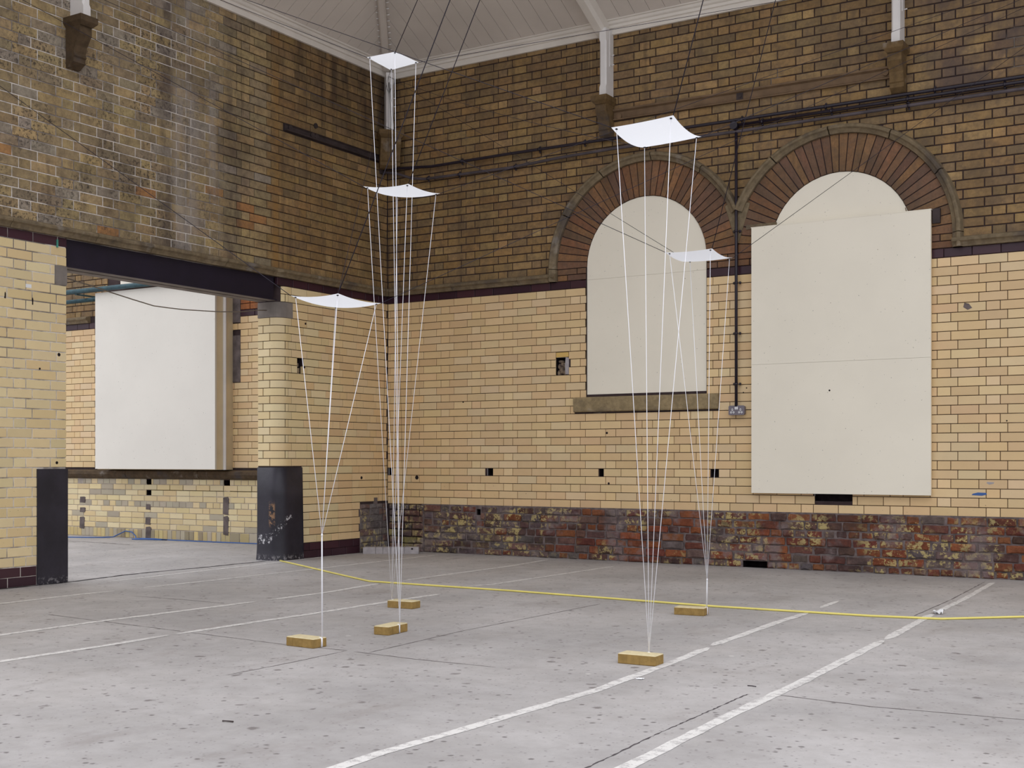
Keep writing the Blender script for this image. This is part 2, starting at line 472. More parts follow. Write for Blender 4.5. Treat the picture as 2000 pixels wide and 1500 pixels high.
def view_size(face, u0, u1, z0, z1):
    """how large a piece of wall shows in the picture (0 when out of frame)"""
    c = seen(place(face, (u0+u1)/2, 0, (z0+z1)/2))
    if c is None or not (-30 < c[0] < 2030 and -30 < c[1] < 1530): return 0.0
    a = seen(place(face, u0, 0, z0)); b = seen(place(face, u1, 0, z1))
    return abs(a[0]-b[0]) * abs(a[1]-b[1])

_cache = {}
def brick_mesh(l, h, out, ch, key, mat):
    k = (round(l*500), round(h*1000), key, round(out*1000))
    if k in _cache: return _cache[k]
    l = round(l*500)/500.0
    m = MB()
    def ring(du, dz, y): return [(-l/2+du, y, -h/2+dz), (l/2-du, y, -h/2+dz), (l/2-du, y, h/2-dz), (-l/2+du, y, h/2-dz)]
    m.rings([ring(0, 0, 0.03), ring(0, 0, -out+ch), ring(ch, ch, -out)], False, True)
    me = m.mesh('brick')
    me.materials.append(mat)
    _cache[k] = me
    return me

def subtract(iv, cut):
    out = []
    for a, b in iv:
        if cut[1] <= a or cut[0] >= b: out.append((a, b)); continue
        if cut[0] > a: out.append((a, cut[0]))
        if cut[1] < b: out.append((cut[1], b))
    return out

def bond(u0, u1, z0, n, ch, per, head0, par0, cuts, gap=0.0056, head=0.108, first_from_top=True):
    """Flemish garden wall bond: three stretchers and a header; returns (u0,u1,z0,z1)"""
    res = []
    st = (per-head)/3.0
    for r in range(n):
        za, zb = z0+r*ch, z0+(r+1)*ch
        k = (n-1-r) if first_from_top else r
        base = head0 + (per/2 if (k+par0) % 2 else 0.0) - head/2
        i0 = math.floor((u0-base)/per)-1
        u = base+i0*per
        while u < u1:
            for l in (head, st, st, st):
                a, b = max(u, u0), min(u+l, u1)
                u += l
                if b-a < 0.02: continue
                iv = [(a+gap/2, b-gap/2)]
                for cu in cuts:
                    q = cu(za, zb)
                    for c in (q or []): iv = subtract(iv, c)
                for p, q2 in iv:
                    if q2-p > 0.022: res.append((p, q2, za+gap/2, zb-gap/2))
    return res

def rect_cut(a, b, z0, z1):
    return lambda za, zb: [(a, b)] if (za < z1-0.012 and zb > z0+0.012) else None

def circle_cut(cx, cz, r):
    def f(za, zb):
        if zb <= cz: return [(cx-r, cx+r)] if zb > cz-0.13 else None
        z = max(za, cz)+0.6*(zb-za)
        if z-cz >= r: return None
        h = math.sqrt(r*r-(z-cz)**2)
        return [(cx-h, cx+h)]
    return f

def lay(parent, face, name, rects, matkey, colf, out=0.0, ch=0.002, jit=0.001, limit=300, label=None, wjit=0.0):
    """rects to brick objects: the largest in view one by one, the rest joined"""
    rot = 0.0 if face == RIGHT else math.pi/2
    items = [(view_size(face, *r), i, r) for i, r in enumerate(rects)]
    items.sort(key=lambda t: (-t[0], t[1]))
    st = MB(); nst = 0
    for k, (s, i, r) in enumerate(items):
        u0, u1, z0, z1 = r
        u, z = (u0+u1)/2, (z0+z1)/2
        c = colf(u, z, u1-u0)
        dw = random.uniform(-jit, jit)
        if k < limit and s > 0:
            o = bpy.data.objects.new(name, brick_mesh(u1-u0, z1-z0, out, ch, (name, matkey), M[matkey, 'OBJ']))
            COL.objects.link(o)
            o.location = place(face, u, dw, z)
            o.rotation_euler = (0, random.uniform(-wjit, wjit), rot)
            o.color = (*c, 1.0)
            o.parent = parent
            if label: o['label'] = label
        else:
            nst += 1
            def P(uu, w, zz): return place(face, uu, w+dw, zz)
            rg = [[P(u0,-0.03,z0),P(u1,-0.03,z0),P(u1,-0.03,z1),P(u0,-0.03,z1)],
                  [P(u0,out-ch,z0),P(u1,out-ch,z0),P(u1,out-ch,z1),P(u0,out-ch,z1)],
                  [P(u0+ch,out,z0+ch),P(u1-ch,out,z0+ch),P(u1-ch,out,z1-ch),P(u0+ch,out,z1-ch)]]
            if face == LEFT: pass
            st.rings(rg, False, True, c)
    if nst:
        o = st.build(name + '_rest', M[matkey, 'ATTR'], parent)
        o['kind'] = 'stuff'

def poly_brick(m, face, poly, out, ch, back=-0.03, col=None):
    cu = sum(p[0] for p in poly)/len(poly); cz = sum(p[1] for p in poly)/len(poly)
    ins = []
    for (u, z) in poly:
        d = math.hypot(u-cu, z-cz)
        k = max(0.0, 1-1.4*ch/max(d, 1e-4))
        ins.append((cu+(u-cu)*k, cz+(z-cz)*k))
    m.rings([[place(face, u, back, z) for u, z in poly], [place(face, u, out-ch, z) for u, z in poly], [place(face, u, out, z) for u, z in ins]], False, True, col)

def backing(name, face, us, zs, w, holes, mat, skip=None, depth=0.1):
    """mortar plane with real pockets where bricks are missing"""
    m = MB()
    U = sorted(set([us[0], us[1]] + [h[i] for h in holes for i in (0, 1)] + ([us[0]+(us[1]-us[0])*i/skip[1] for i in range(skip[1]+1)] if skip else [])))
    Z = sorted(set([zs[0], zs[1]] + [h[i] for h in holes for i in (2, 3)] + ([zs[0]+(zs[1]-zs[0])*i/skip[2] for i in range(skip[2]+1)] if skip else [])))
    for i in range(len(U)-1):
        for j in range(len(Z)-1):
            u, z = (U[i]+U[i+1])/2, (Z[j]+Z[j+1])/2
            if any(h[0] < u < h[1] and h[2] < z < h[3] for h in holes): continue
            if skip and skip[0](u, z): continue
            m.quad(place(face, U[i], w, Z[j]), place(face, U[i+1], w, Z[j]), place(face, U[i+1], w, Z[j+1]), place(face, U[i], w, Z[j+1]))
    o = m.build(name, mat)
    o['kind'] = 'structure'
    return o

def pocket(parent, face, a, b, z0, z1, depth, mat, name='putlog_hole', w=-0.002):
    m = MB()
    P = lambda u, ww, z: place(face, u, ww, z)
    d = -depth
    m.quad(P(a,d,z0), P(b,d,z0), P(b,d,z1), P(a,d,z1))
    m.quad(P(a,w,z0), P(b,w,z0), P(b,d,z0), P(a,d,z0))
    m.quad(P(a,w,z1), P(b,w,z1), P(b,d,z1), P(a,d,z1))
    m.quad(P(a,w,z0), P(a,w,z1), P(a,d,z1), P(a,d,z0))
    m.quad(P(b,w,z0), P(b,w,z1), P(b,d,z1), P(b,d,z0))
    return m.build(name, mat, parent)

def jitc(col, v, hue=0.03):
    k = random.uniform(1-v, 1+v)
    return tuple(max(0.0, min(1.0, c*k*random.uniform(1-hue, 1+hue))) for c in col)

CREAM = [lin(221, 192, 147), lin(218, 187, 142), lin(224, 196, 150), lin(214, 183, 140), lin(219, 188, 141), lin(221, 195, 154)]
CREAM_PALE = [lin(225, 203, 158), lin(221, 198, 151), lin(226, 206, 163), lin(218, 194, 147), lin(217, 197, 154)]
def col_cream(u, z, l):
    b = random.choice(CREAM)
    if l < 0.14: b = tuple(x*1.04 for x in b)
    return jitc(b, 0.05, 0.02)
def col_cream_left(u, z, l):
    t = random.random() < min(1.0, max(0.0, (-u-0.4)/1.2))
    return jitc(random.choice(CREAM_PALE if t else CREAM), 0.04, 0.015)
BROWN = [lin(150, 122, 82), lin(145, 117, 78), lin(153, 124, 81), lin(138, 113, 79), lin(147, 117, 76), lin(133, 110, 79), lin(160, 132, 90)]
def col_brown(u, z, l):
    c = random.choice(BROWN)
    if l < 0.14 and random.random() < 0.4: c = tuple(x*1.25 for x in c)
    return jitc(c, 0.11, 0.03)
BROWN_L = [lin(166, 145, 107), lin(160, 139, 102), lin(155, 136, 103), lin(170, 147, 106), lin(149, 132, 103), lin(147, 131, 107)]
def col_brown_left(u, z, l):
    r = random.random()
    if u < -1.8:
        if z < 3.4 and r < 0.10: return jitc(lin(166, 122, 78), 0.1, 0.03)
        if r < 0.13: return jitc(lin(150, 139, 124), 0.08, 0.02)
        return jitc(random.choice(BROWN_L), 0.12, 0.03)
    return col_brown(u, z, l)
RED = [lin(116, 70, 54), lin(126, 78, 54), lin(108, 70, 62), lin(100, 76, 72), lin(112, 86, 79), lin(98, 82, 80), lin(86, 62, 55)]
RED_HOT = [lin(136, 80, 52), lin(128, 72, 50), lin(112, 64, 52), lin(138, 86, 56), lin(98, 72, 66)]
RED_COLD = [lin(120, 99, 92), lin(108, 91, 87), lin(114, 88, 79), lin(102, 92, 92), lin(122, 90, 78)]
def col_red(u, z, l):
    t = min(1.0, max(0.0, (u-1.2)/2.2))
    pool = RED_HOT if random.random() < t*0.75 else (RED if random.random() < 0.5 else RED_COLD)
    return jitc(random.choice(pool), 0.16, 0.06)
BURG = [lin(62, 34, 44), lin(56, 31, 42), lin(66, 38, 46)]
def col_burg(u, z, l): return jitc(random.choice(BURG), 0.1, 0.03)
ARCH = [lin(132, 96, 66), lin(126, 90, 63), lin(117, 86, 66), lin(136, 100, 68), lin(112, 84, 67)]

# ------------------------------------------------------------------ floor
fl = MB()
fl.quad((-9.5, -18, 0), (15, -18, 0), (15, 0.05, 0), (-9.5, 0.05, 0))
floor = fl.build('floor', M['floor'])
floor['kind'] = 'structure'

def strip(name, pts, w, mat, z=0.0012, jit=0.004, step=0.09, taper=True):
    """a painted or worn line lying on the floor, with an uneven edge"""
    P = [Vector((x, y, 0)) for x, y in pts]
    L = []
    for a, b in zip(P[:-1], P[1:]):
        n = max(1, int((b-a).length/step))
        L += [a.lerp(b, i/n) for i in range(n)]
    L.append(P[-1])
    m = MB(); rs = []
    for i, p in enumerate(L):
        t = (L[min(i+1, len(L)-1)]-L[max(i-1, 0)]).normalized()
        nrm = Vector((-t.y, t.x, 0))
        k = 1.0
        if taper and (i == 0 or i == len(L)-1): k = 0.35
        wa = w/2*k + random.uniform(-jit, jit); wb = w/2*k + random.uniform(-jit, jit)
        a, b = p+nrm*wa, p-nrm*wb
        rs.append([(a.x, a.y, z), (b.x, b.y, z)])
    m.rings(rs, False, False, closed=False)
    return m.build(name, mat, floor)

for pts in ([(0.85,-5.6),(0.82,-4.8),(0.83,-4.34)], [(0.24,-3.9),(0.12,-2.1),(0.04,-1.17),(0.036,-0.6)],
            [(0.84,-4.07),(0.855,-3.4),(0.86,-2.27),(0.84,-0.75),(0.83,-0.25)],
            [(2.15,-6.9),(2.13,-5.57),(2.16,-4.96),(2.195,-4.3)], [(2.20,-4.2),(2.22,-3.6),(2.14,-2.9)],
            [(2.9,-7.4),(2.937,-6.2),(2.92,-5.75)], [(2.925,-5.7),(2.94,-5.0),(2.955,-4.6),(2.958,-3.83),(2.973,-3.25)],
            [(2.156,-2.6),(2.158,-0.97),(2.09,-0.2)], [(2.82,-2.76),(2.92,-2.5),(2.951,-1.43),(2.97,-0.55)],
            [(5.6,-9.0),(5.585,-7.3),(5.62,-6.75),(5.66,-5.93),(5.635,-5.2),(5.60,-4.62)], [(5.585,-4.55),(5.555,-3.5),(5.56,-2.95)], [(5.545,-2.65),(5.52,-2.2)],
            [(6.36,-9.5),(6.345,-7.05),(6.323,-6.17),(6.322,-5.36),(6.30,-4.5),(6.28,-3.9)], [(6.285,-3.86),(6.249,-2.93),(6.235,-2.6)], [(6.235,-2.5),(6.225,-1.7),(6.165,-0.3)]):
    far = sum(p[1] for p in pts)/len(pts) > -2.8
    strip('white_painted_line', pts, 0.042 if far else 0.052, M['white_line'])
yc = MB().tube([(0.04, -1.71, 0.0075), (0.58, -2.02, 0.0075), (1.3, -2.44, 0.0075), (1.93, -2.80, 0.0075), (2.01, -2.842, 0.0075), (2.12, -2.845, 0.0075), (3.316, -2.86, 0.0075), (4.97, -2.985, 0.0075), (5.95, -2.945, 0.0075), (6.30, -2.875, 0.0075), (6.352, -2.862, 0.0075), (6.42, -2.80, 0.0075), (6.75, -2.50, 0.0075), (8.2, -1.5, 0.0075)], 0.0068, 10).build('yellow_cord', M['yellow_line'])
tag(yc, 'bright yellow cord laid on the floor from the doorway pier across the room', 'cord')
strip('floor_crack', [(6.25,-9),(6.244,-7.1),(6.226,-6.58),(6.225,-5.706)], 0.0062, M['crack_black'], 0.0008, 0.0032, 0.018)
for pts in ([(1.6,-5.5),(3.065,-5.62),(3.695,-5.673),(4.095,-5.66)], [(4.234,-5.66),(4.187,-4.78),(4.221,-3.68),(4.231,-3.2)], [(4.15,-5.67),(4.55,-5.70),(5.0,-5.69)],
            [(6.292,-5.651),(6.721,-5.695),(7.3,-5.64),(9,-5.6)], [(6.161,-2.751),(6.152,-1.666),(6.097,-0.3)], [(4.1,-5.66),(4.11,-6.1),(4.10,-6.5)], [(1.2,-4.5),(1.7,-4.48),(2.1,-4.5)]):
    strip('floor_crack', pts, 0.006, M['crack'], 0.0008, 0.0025, 0.05)
strip('floor_joint', [(0.02,-6.5),(0.02,-4.755),(0.01,-4.12),(-0.10,-3.4),(-0.11,-3.1),(-0.085,-2.55),(-0.09,-1.75)], 0.040, M['sealed_joint'], 0.001, 0.009, 0.06)
strip('floor_joint', [(-4.9,-0.95),(-3.9,-0.8),(-3.0,-0.85)], 0.03, M['crack'], 0.0008, 0.014, 0.05)

# ------------------------------------------------------------------ far wall, right of the corner (plane Y=0)
A1, A2, CZ, RI, RO, RH = 3.017, 4.855, 2.81, 0.62, 0.94, 1.03      # two arches: centres, springing, radii
HOLES_R = [(2.057, 2.165, 1.785, 1.955), (1.262, 1.326, 0.802, 0.872), (2.532, 2.580, 0.802, 0.872), (3.676, 3.750, 0.802, 0.872), (0.012, 0.055, 0.802, 0.872), (3.985, 4.215, 0.0, 0.06), (4.64, 4.97, 0.60, 0.665), (1.135, 1.185, 0.40, 0.46)]
def arch_void(u, z):
    for c in (A1, A2):
        if z > CZ and (u-c)**2+(z-CZ)**2 < (RI+0.13)**2: return True
    if A1-RI-0.06 < u < A1+RI+0.06 and 1.60 < z <= CZ: return True
    return False
wall_right = backing('wall_right', RIGHT, (-0.02, 9.5), (-0.02, 5.2), -0.010, HOLES_R, M['mortar_right'], (arch_void, 190, 104))
# rougher bed behind the exposed plinth bricks
m = MB()
us = [0.0, 1.135, 1.185, 3.985, 4.215, 9.5]
m.box((0.45, -0.004, 0.0), (1.135, 0.02, 0.5)); m.box((1.185, -0.004, 0.0), (3.985, 0.02, 0.5)); m.box((4.215, -0.004, 0.0), (9.5, 0.02, 0.5))
m.box((3.985, -0.004, 0.06), (4.215, 0.02, 0.5)); m.box((1.135, -0.004, 0.46), (1.185, 0.02, 0.5)); m.box((1.135, -0.004, 0), (1.185, 0.02, 0.40))
m.build('plinth_mortar', M['mortar_rough'], wall_right)
MB().box((-0.002, -0.465, 0.0), (-0.02, -0.001, 0.5)).build('patch_mortar', M['mortar_rough'], wall_right)

cuts = [rect_cut(A1-RI-0.002, A1+RI+0.002, 1.565, 2.7), rect_cut(2.268, 3.761, 1.415, 1.565), rect_cut(4.14, 5.57, 0.74, 3.2), rect_cut(4.64, 4.97, 0.60, 0.665),
        rect_cut(2.057, 2.205, 1.79, 1.975)] + [rect_cut(h[0]-0.006, h[1]+0.006, h[2]+0.01, h[3]-0.01) for h in HOLES_R[1:5]]
lay(wall_right, RIGHT, 'glazed_brick', bond(0.0, 9.4, 0.496, 28, 2.12/28, 0.766, 1.127, 0, cuts), 'glazed', col_cream)
# burgundy band, one course
band = []
for a, b in ((0.0, A1-RI), (A1+RI, 4.2), (5.5, 9.4)):
    u = a
    while u < b-0.01:
        e = min(u+0.222, b)
        if b-e < 0.06: e = b
        band.append((u+0.0035, e-0.0035, 2.619, 2.689)); u = e
lay(wall_right, RIGHT, 'burgundy_brick', band, 'glazed', col_burg)
# weathered upper brickwork
cutsB = [circle_cut(A1, CZ, RH-0.02), circle_cut(A2, CZ, RH-0.02), rect_cut(1.985, 5.86, 2.6, 2.95), rect_cut(2.70, 5.29, 4.165, 4.24), rect_cut(3.70, 4.17, 2.9, 3.16)]
lay(wall_right, RIGHT, 'weathered_brick', bond(0.0, 9.4, 2.768, 29, 0.0778, 0.784, 1.448, 0, cutsB, 0.0100, first_from_top=False), 'weathered', col_brown, 0.0, 0.003, 0.0015)
# exposed old bricks of the plinth
rr = []
z = 0.0
random.seed(21)
hs = [0.062, 0.074, 0.072, 0.074, 0.066, 0.074, 0.070]
for k, h in enumerate(hs):
    u = 0.48
    while u < 9.3:
        l = random.choice([0.105, 0.11, 0.108]) if k in (4, 0) and random.random() < 0.8 else random.choice([0.22, 0.225, 0.21, 0.215, 0.11, 0.15])
        iv = [(u+0.005, u+l-0.005)]
        for hh in (HOLES_R[5], HOLES_R[7]):
            if z < hh[3]-0.01 and z+h > hh[2]+0.01: iv = [q for p in [iv] for q in subtract(p, (hh[0]-0.004, hh[1]+0.004))]
        for a, b in iv:
            if b-a > 0.03: rr.append((a, b, z+0.005+random.uniform(-0.002, 0.002), z+h-0.005+random.uniform(-0.003, 0.003)))
        u += l
    z += h
def ragged(rects, colf, out, parent, face=RIGHT):
    items = sorted(rects, key=lambda r: -view_size(face, *r))
    rest = MB()
    for k, (u0, u1, z0, z1) in enumerate(items):
        J = lambda a: random.uniform(-a, a)
        um = (u0+u1)/2+J(0.2)*(u1-u0)
        poly = [(u0+J(0.003)+0.004, z0+J(0.003)), (um, z0+J(0.004)), (u1+J(0.003)-0.004, z0+J(0.003)), (u1+J(0.004), (z0+z1)/2+J(0.01)), (u1+J(0.003)-0.004, z1+J(0.003)), (um+J(0.03), z1+J(0.004)), (u0+J(0.003)+0.004, z1+J(0.003)), (u0+J(0.004), (z0+z1)/2+J(0.01))]
        o_ = max(0.002, out+J(out*0.7)); c = colf((u0+u1)/2, (z0+z1)/2, u1-u0)
        if k < 300 and view_size(face, u0, u1, z0, z1) > 0:
            m = MB(); poly_brick(m, face, poly, o_, min(0.010, o_), -0.02)
            o = m.build('old_red_brick', M['rough', 'OBJ'], parent); o.color = (*c, 1.0)
        else: poly_brick(rest, face, poly, o_, min(0.010, o_), -0.02, c)
    if rest.v:
        o = rest.build('old_red_brick_rest', M['rough', 'ATTR'], parent); o['kind'] = 'stuff'
ragged(rr, col_red, 0.016, wall_right)
# ragged lower bricks of the corner on this wall
rr = []
z = 0.0
for k, h in enumerate([0.085, 0.07, 0.075, 0.072, 0.07, 0.062, 0.06]):
    u = 0.02
    while u < 0.46:
        l = random.choice([0.1, 0.16, 0.2])
        e = min(u+l, 0.475)
        rr.append((u+0.005, e-0.005, z+0.005, z+h-0.005)); u = e
    z += h
ragged(rr, lambda u, z, l: jitc(random.choice(RED_COLD+[lin(92,82,80), lin(150,138,92)]), 0.15, 0.05), 0.012, wall_right)

# arch rings: every voussoir its own brick
random.seed(5)
def ring(cx, a0, a1, n, mid, side):
    for i in range(n):
        t0 = a0+(a1-a0)*i/n; t1 = a0+(a1-a0)*(i+1)/n
        g = 0.008 if a1 > a0 else -0.008
        def pt(r, t, s): return (cx+r*math.cos(t)-s*g/2*math.sin(t), CZ+r*math.sin(t)+s*g/2*math.cos(t))
        q = [pt(RI, t0, 1), pt(RO, t0, 1), pt(RO, t1, -1), pt(RI, t1, -1)]
        if side > 0: q = [(min(u, mid-0.004), z) for u, z in q]
        if side < 0: q = [(max(u, mid+0.004), z) for u, z in q]
        cz = sum(p[1] for p in q)/4; cu = sum(p[0] for p in q)/4
        if cx == A2 and cz < 2.95 and 4.2 < cu < 5.5: continue
        m = MB(); poly_brick(m, RIGHT, q, random.uniform(0.001, 0.004), 0.003, -0.09)
        o = m.build('arch_brick', M['weathered', 'OBJ'], wall_right)
        c = jitc(random.choice(ARCH), 0.14, 0.05); o.color = (*c, 1.0)
MID = (A1+A2)/2
for cx in (A1, A2):                          # mortar bed behind the voussoirs
    m = MB()
    m.rings([[(cx+r*math.cos(math.pi*i/40), 0.006, CZ+r*math.sin(math.pi*i/40)) for r in (RI, RO)] for i in range(41)], False, False, closed=False)
    m.build('arch_mortar', M['mortar_right'], wall_right)
ring(A1, math.pi, 0.0, 36, MID, 1)
ring(A2, math.pi, 0.0, 36, MID, -1)
for a, b in ((A1-RO, A1-RI), (A1+RI, MID), (MID, A2-RI+0.02), (A2+RI, A2+RO)):
    for k in range(2):
        z0 = 2.694+k*0.0585
        sp = 0.5+(0.18 if k else -0.15)
        for p, q in ((a, a+(b-a)*sp), (a+(b-a)*sp, b)):
            m = MB(); poly_brick(m, RIGHT, [(p+0.004, z0+0.003), (q-0.004, z0+0.003), (q-0.004, z0+0.0545), (p+0.004, z0+0.0545)], 0.003, 0.003, -0.09)
            o = m.build('arch_brick', M['weathered', 'OBJ'], wall_right)
            c = jitc(random.choice(ARCH), 0.14, 0.05); o.color = (*c, 1.0)

# stone string course and hood moulds
STR = [(0.0, 2.692), (0.030, 2.692), (0.036, 2.706), (0.048, 2.722), (0.068, 2.734), (0.072, 2.748), (0.060, 2.762), (0.004, 2.778), (0.0, 2.778)]
def string_course(parent, face, a, b, chips=()):
    u = a; k = 0
    while u < b-0.02:
        e = min(b, u+random.uniform(0.55, 0.95))
        if b-e < 0.25: e = b
        m = MB()
        n = max(2, int((e-u)/0.05))
        rs = []
        for i in range(n+1):
            uu = u+0.002+(e-u-0.004)*i/n
            dn = 1.0
            for c, w, d in chips:
                if abs(uu-c) < w: dn = min(dn, 1-d*(1-abs(uu-c)/w)**0.5)
            rs.append([place(face, uu, -0.02 if (j in (0, 8)) else w*(dn if w > 0.01 else 1)+random.uniform(-0.0012, 0.0012), z) for j, (w, z) in enumerate(STR)])
        m.rings(rs)
        m.build('string_course_stone', M['stone'], parent)
        u = e
string_course(wall_right, RIGHT, 0.0, A1-RO)
string_course(wall_right, RIGHT, A2+RO, 9.4)
HP = [(0.0, RO), (0.028, RO+0.002), (0.036, RO+0.016), (0.046, RO+0.030), (0.064, RO+0.042), (0.068, RO+0.056), (0.056, RO+0.070), (0.0, RH)]
def hood(cx, a0, a1, n):
    for i in range(n):
        t0 = a0+(a1-a0)*i/n; t1 = a0+(a1-a0)*(i+1)/n
        m = MB(); rs = []
        for k in range(7):
            t = t0+(t1-t0)*(0.01+0.98*k/6)
            rs.append([place(RIGHT, cx+r*math.cos(t), w if w > 0 else -0.02, CZ+r*math.sin(t)) for w, r in HP])
        m.rings(rs)
        m.build('hood_mould_stone', M['stone'], wall_right)
aend = math.acos((MID-A1-0.03)/(RO+0.02))
hood(A1, math.pi, aend, 5)
hood(A2, 0.0, math.pi-aend, 5)
for cx, s in ((A1, -1), (A2, 1)):            # short upright legs of the hood, down to the string course
    m = MB(); rs = []
    for z in (2.692, CZ-0.001):
        rs.append([place(RIGHT, cx+s*r, w if w > 0 else -0.02, z) for w, r in HP])
    m.rings(rs); m.build('hood_mould_stone', M['stone'], wall_right)
m = MB()   # plaster valley between the two hoods
poly_brick(m, RIGHT, [(MID-0.012, 2.90), (MID+0.012, 2.90), (MID+0.075, 3.10), (MID+0.12, 3.245), (MID, 3.285), (MID-0.12, 3.245), (MID-0.075, 3.10)], 0.012, 0.004)
m.build('valley_plaster', M['stone'], wall_right)

# pockets
for i, h in enumerate(HOLES_R):
    pocket(wall_right, RIGHT, h[0], h[1], h[2], h[3], 0.16 if i in (0, 5) else 0.09, M['dark'], w=-0.012)
m = MB(); poly_brick(m, RIGHT, [(2.166, 1.79), (2.203, 1.788), (2.204, 1.95), (2.17, 1.957), (2.160, 1.88)], 0.001, 0.003); m.build('mortar_fillet', M['kerb'], wall_right)
m = MB(); poly_brick(m, RIGHT, [(2.062, 1.957), (2.200, 1.959), (2.199, 2.005), (2.063, 2.005)], 0.0, 0.002); o = m.build('glazed_brick', M['glazed', 'OBJ'], wall_right); o.color = (*lin(214, 178, 104), 1)
random.seed(3)
for (u, z, r, s) in ((2.078, 1.80, 0.03, (0.7,1,1.3)), (2.11, 1.83, 0.034, (0.8,1,1.2)), (2.145, 1.81, 0.03, (1,1,1)), (2.085, 1.87, 0.026, (0.8,1,1.2)), (2.12, 1.885, 0.03, (1.2,1,0.8)), (2.148, 1.87, 0.024, (0.9,1,1.3)), (2.10, 1.918, 0.026, (1.3,1,0.6))):
    MB().sphere((u, 0.045, z), r, 8, 5, None, s).build('rubble_stone', M['rubble'], wall_right)

# ------------------------------------------------------------------ left-hand wall (plane X=0) with the wide doorway
YL, YR, TW = -4.094, -1.680, 0.275           # jambs of the doorway, wall thickness
HOLES_L = [(-1.425, -1.345, 1.785, 1.955)]
m = MB()
wall_left = backing('wall_left', LEFT, (-8.5, YL-0.012), (-0.02, 2.7), -0.004, [], M['mortar_left'])
o2 = MB()
def lq(u0, u1, z0, z1, holes=(), w=-0.010):
    U = sorted(set([u0, u1]+[h[i] for h in holes for i in (0, 1)])); Z = sorted(set([z0, z1]+[h[i] for h in holes for i in (2, 3)]))
    for i in range(len(U)-1):
        for j in range(len(Z)-1):
            u, z = (U[i]+U[i+1])/2, (Z[j]+Z[j+1])/2
            if any(h[0] < u < h[1] and h[2] < z < h[3] for h in holes): continue
            o2.quad((w, U[i], Z[j]), (w, U[i+1], Z[j]), (w, U[i+1], Z[j+1]), (w, U[i], Z[j+1]))
lq(-1.56, 0.0, -0.02, 2.70, HOLES_L)
lq(-8.5, -2.5, 2.70, 5.2, (), -0.004)
lq(-2.5, 0.0, 2.70, 5.2)
# rear face, jambs and the soffit behind the beam
o2.quad((-TW, -8.5, 0), (-TW, YL, 0), (-TW, YL, 5.2), (-TW, -8.5, 5.2))
o2.quad((-TW, YR+0.012, 0), (-TW, 0, 0), (-TW, 0, 5.2), (-TW, YR+0.012, 5.2))
o2.quad((-TW, YL, 2.69), (-TW, YR+0.012, 2.69), (-TW, YR+0.012, 5.2), (-TW, YL, 5.2))
o2.quad((-TW, YL-0.012, 0), (-0.01, YL-0.012, 0), (-0.01, YL-0.012, 2.7), (-TW, YL-0.012, 2.7))
o2.quad((-TW, YL-0.012, 2.69), (-0.01, YL-0.012, 2.69), (-0.01, YR+0.012, 2.69), (-TW, YR+0.012, 2.69))
# curved bed behind the bullnose bricks of the pier
RB = 0.12
def pier(s, w):
    """path round the pier: jamb face, bullnose, wall face; w outwards"""
    f = TW-RB
    a = math.pi/2*RB
    if s < f: return (-TW+s, YR-w)
    if s < f+a:
        t = (s-f)/RB
        return (-RB+(RB+w)*math.sin(t), YR+RB-(RB+w)*math.cos(t))
    return (w, YR+RB+(s-f-a))
S_FLAT = TW-RB+math.pi/2*RB                  # path length where the wall face starts (Y = -1.56)
ss = [0.0, TW-RB]+[TW-RB+math.pi/2*RB*i/8 for i in range(1, 9)]
o2.rings([[(*pier(s, -0.010), 0.0), (*pier(s, -0.010), 2.70)] for s in ss], False, False, closed=False)
o2.build('wall_core', M['mortar_left'], wall_left)
pocket(wall_left, LEFT, *HOLES_L[0], 0.12, M['dark'], w=-0.012)
m = MB(); m.box((-0.1, -1.42, 1.79), (-0.03, -1.36, 1.85)); m.build('rubble_stone', M['rubble'], wall_left)
m = MB(); m.box((-0.1, -1.415, 1.865), (-0.045, -1.355, 1.90)); m.build('rubble_stone', M['rubble'], wall_left)

random.seed(11)
CHL = (2.616-0.15)/33
cutL = [rect_cut(-4.371, YL+0.1, 0.0, 0.887), rect_cut(-4.208, YL+0.1, 2.318, 2.47)]
lay(wall_left, LEFT, 'glazed_brick', bond(-8.4, YL-0.002, 0.15, 33, CHL, 0.766, -4.52, 0, cutL, 0.008), 'glazed', col_cream_left, 0.0, 0.003)
cutP = [rect_cut(-2, -1.354, 0.0, 0.887), rect_cut(-0.465, 0.1, 0.0, 0.5), rect_cut(-1.425, -1.345, 1.785, 1.955), rect_cut(-2, -1.486, 2.317, 2.466)]
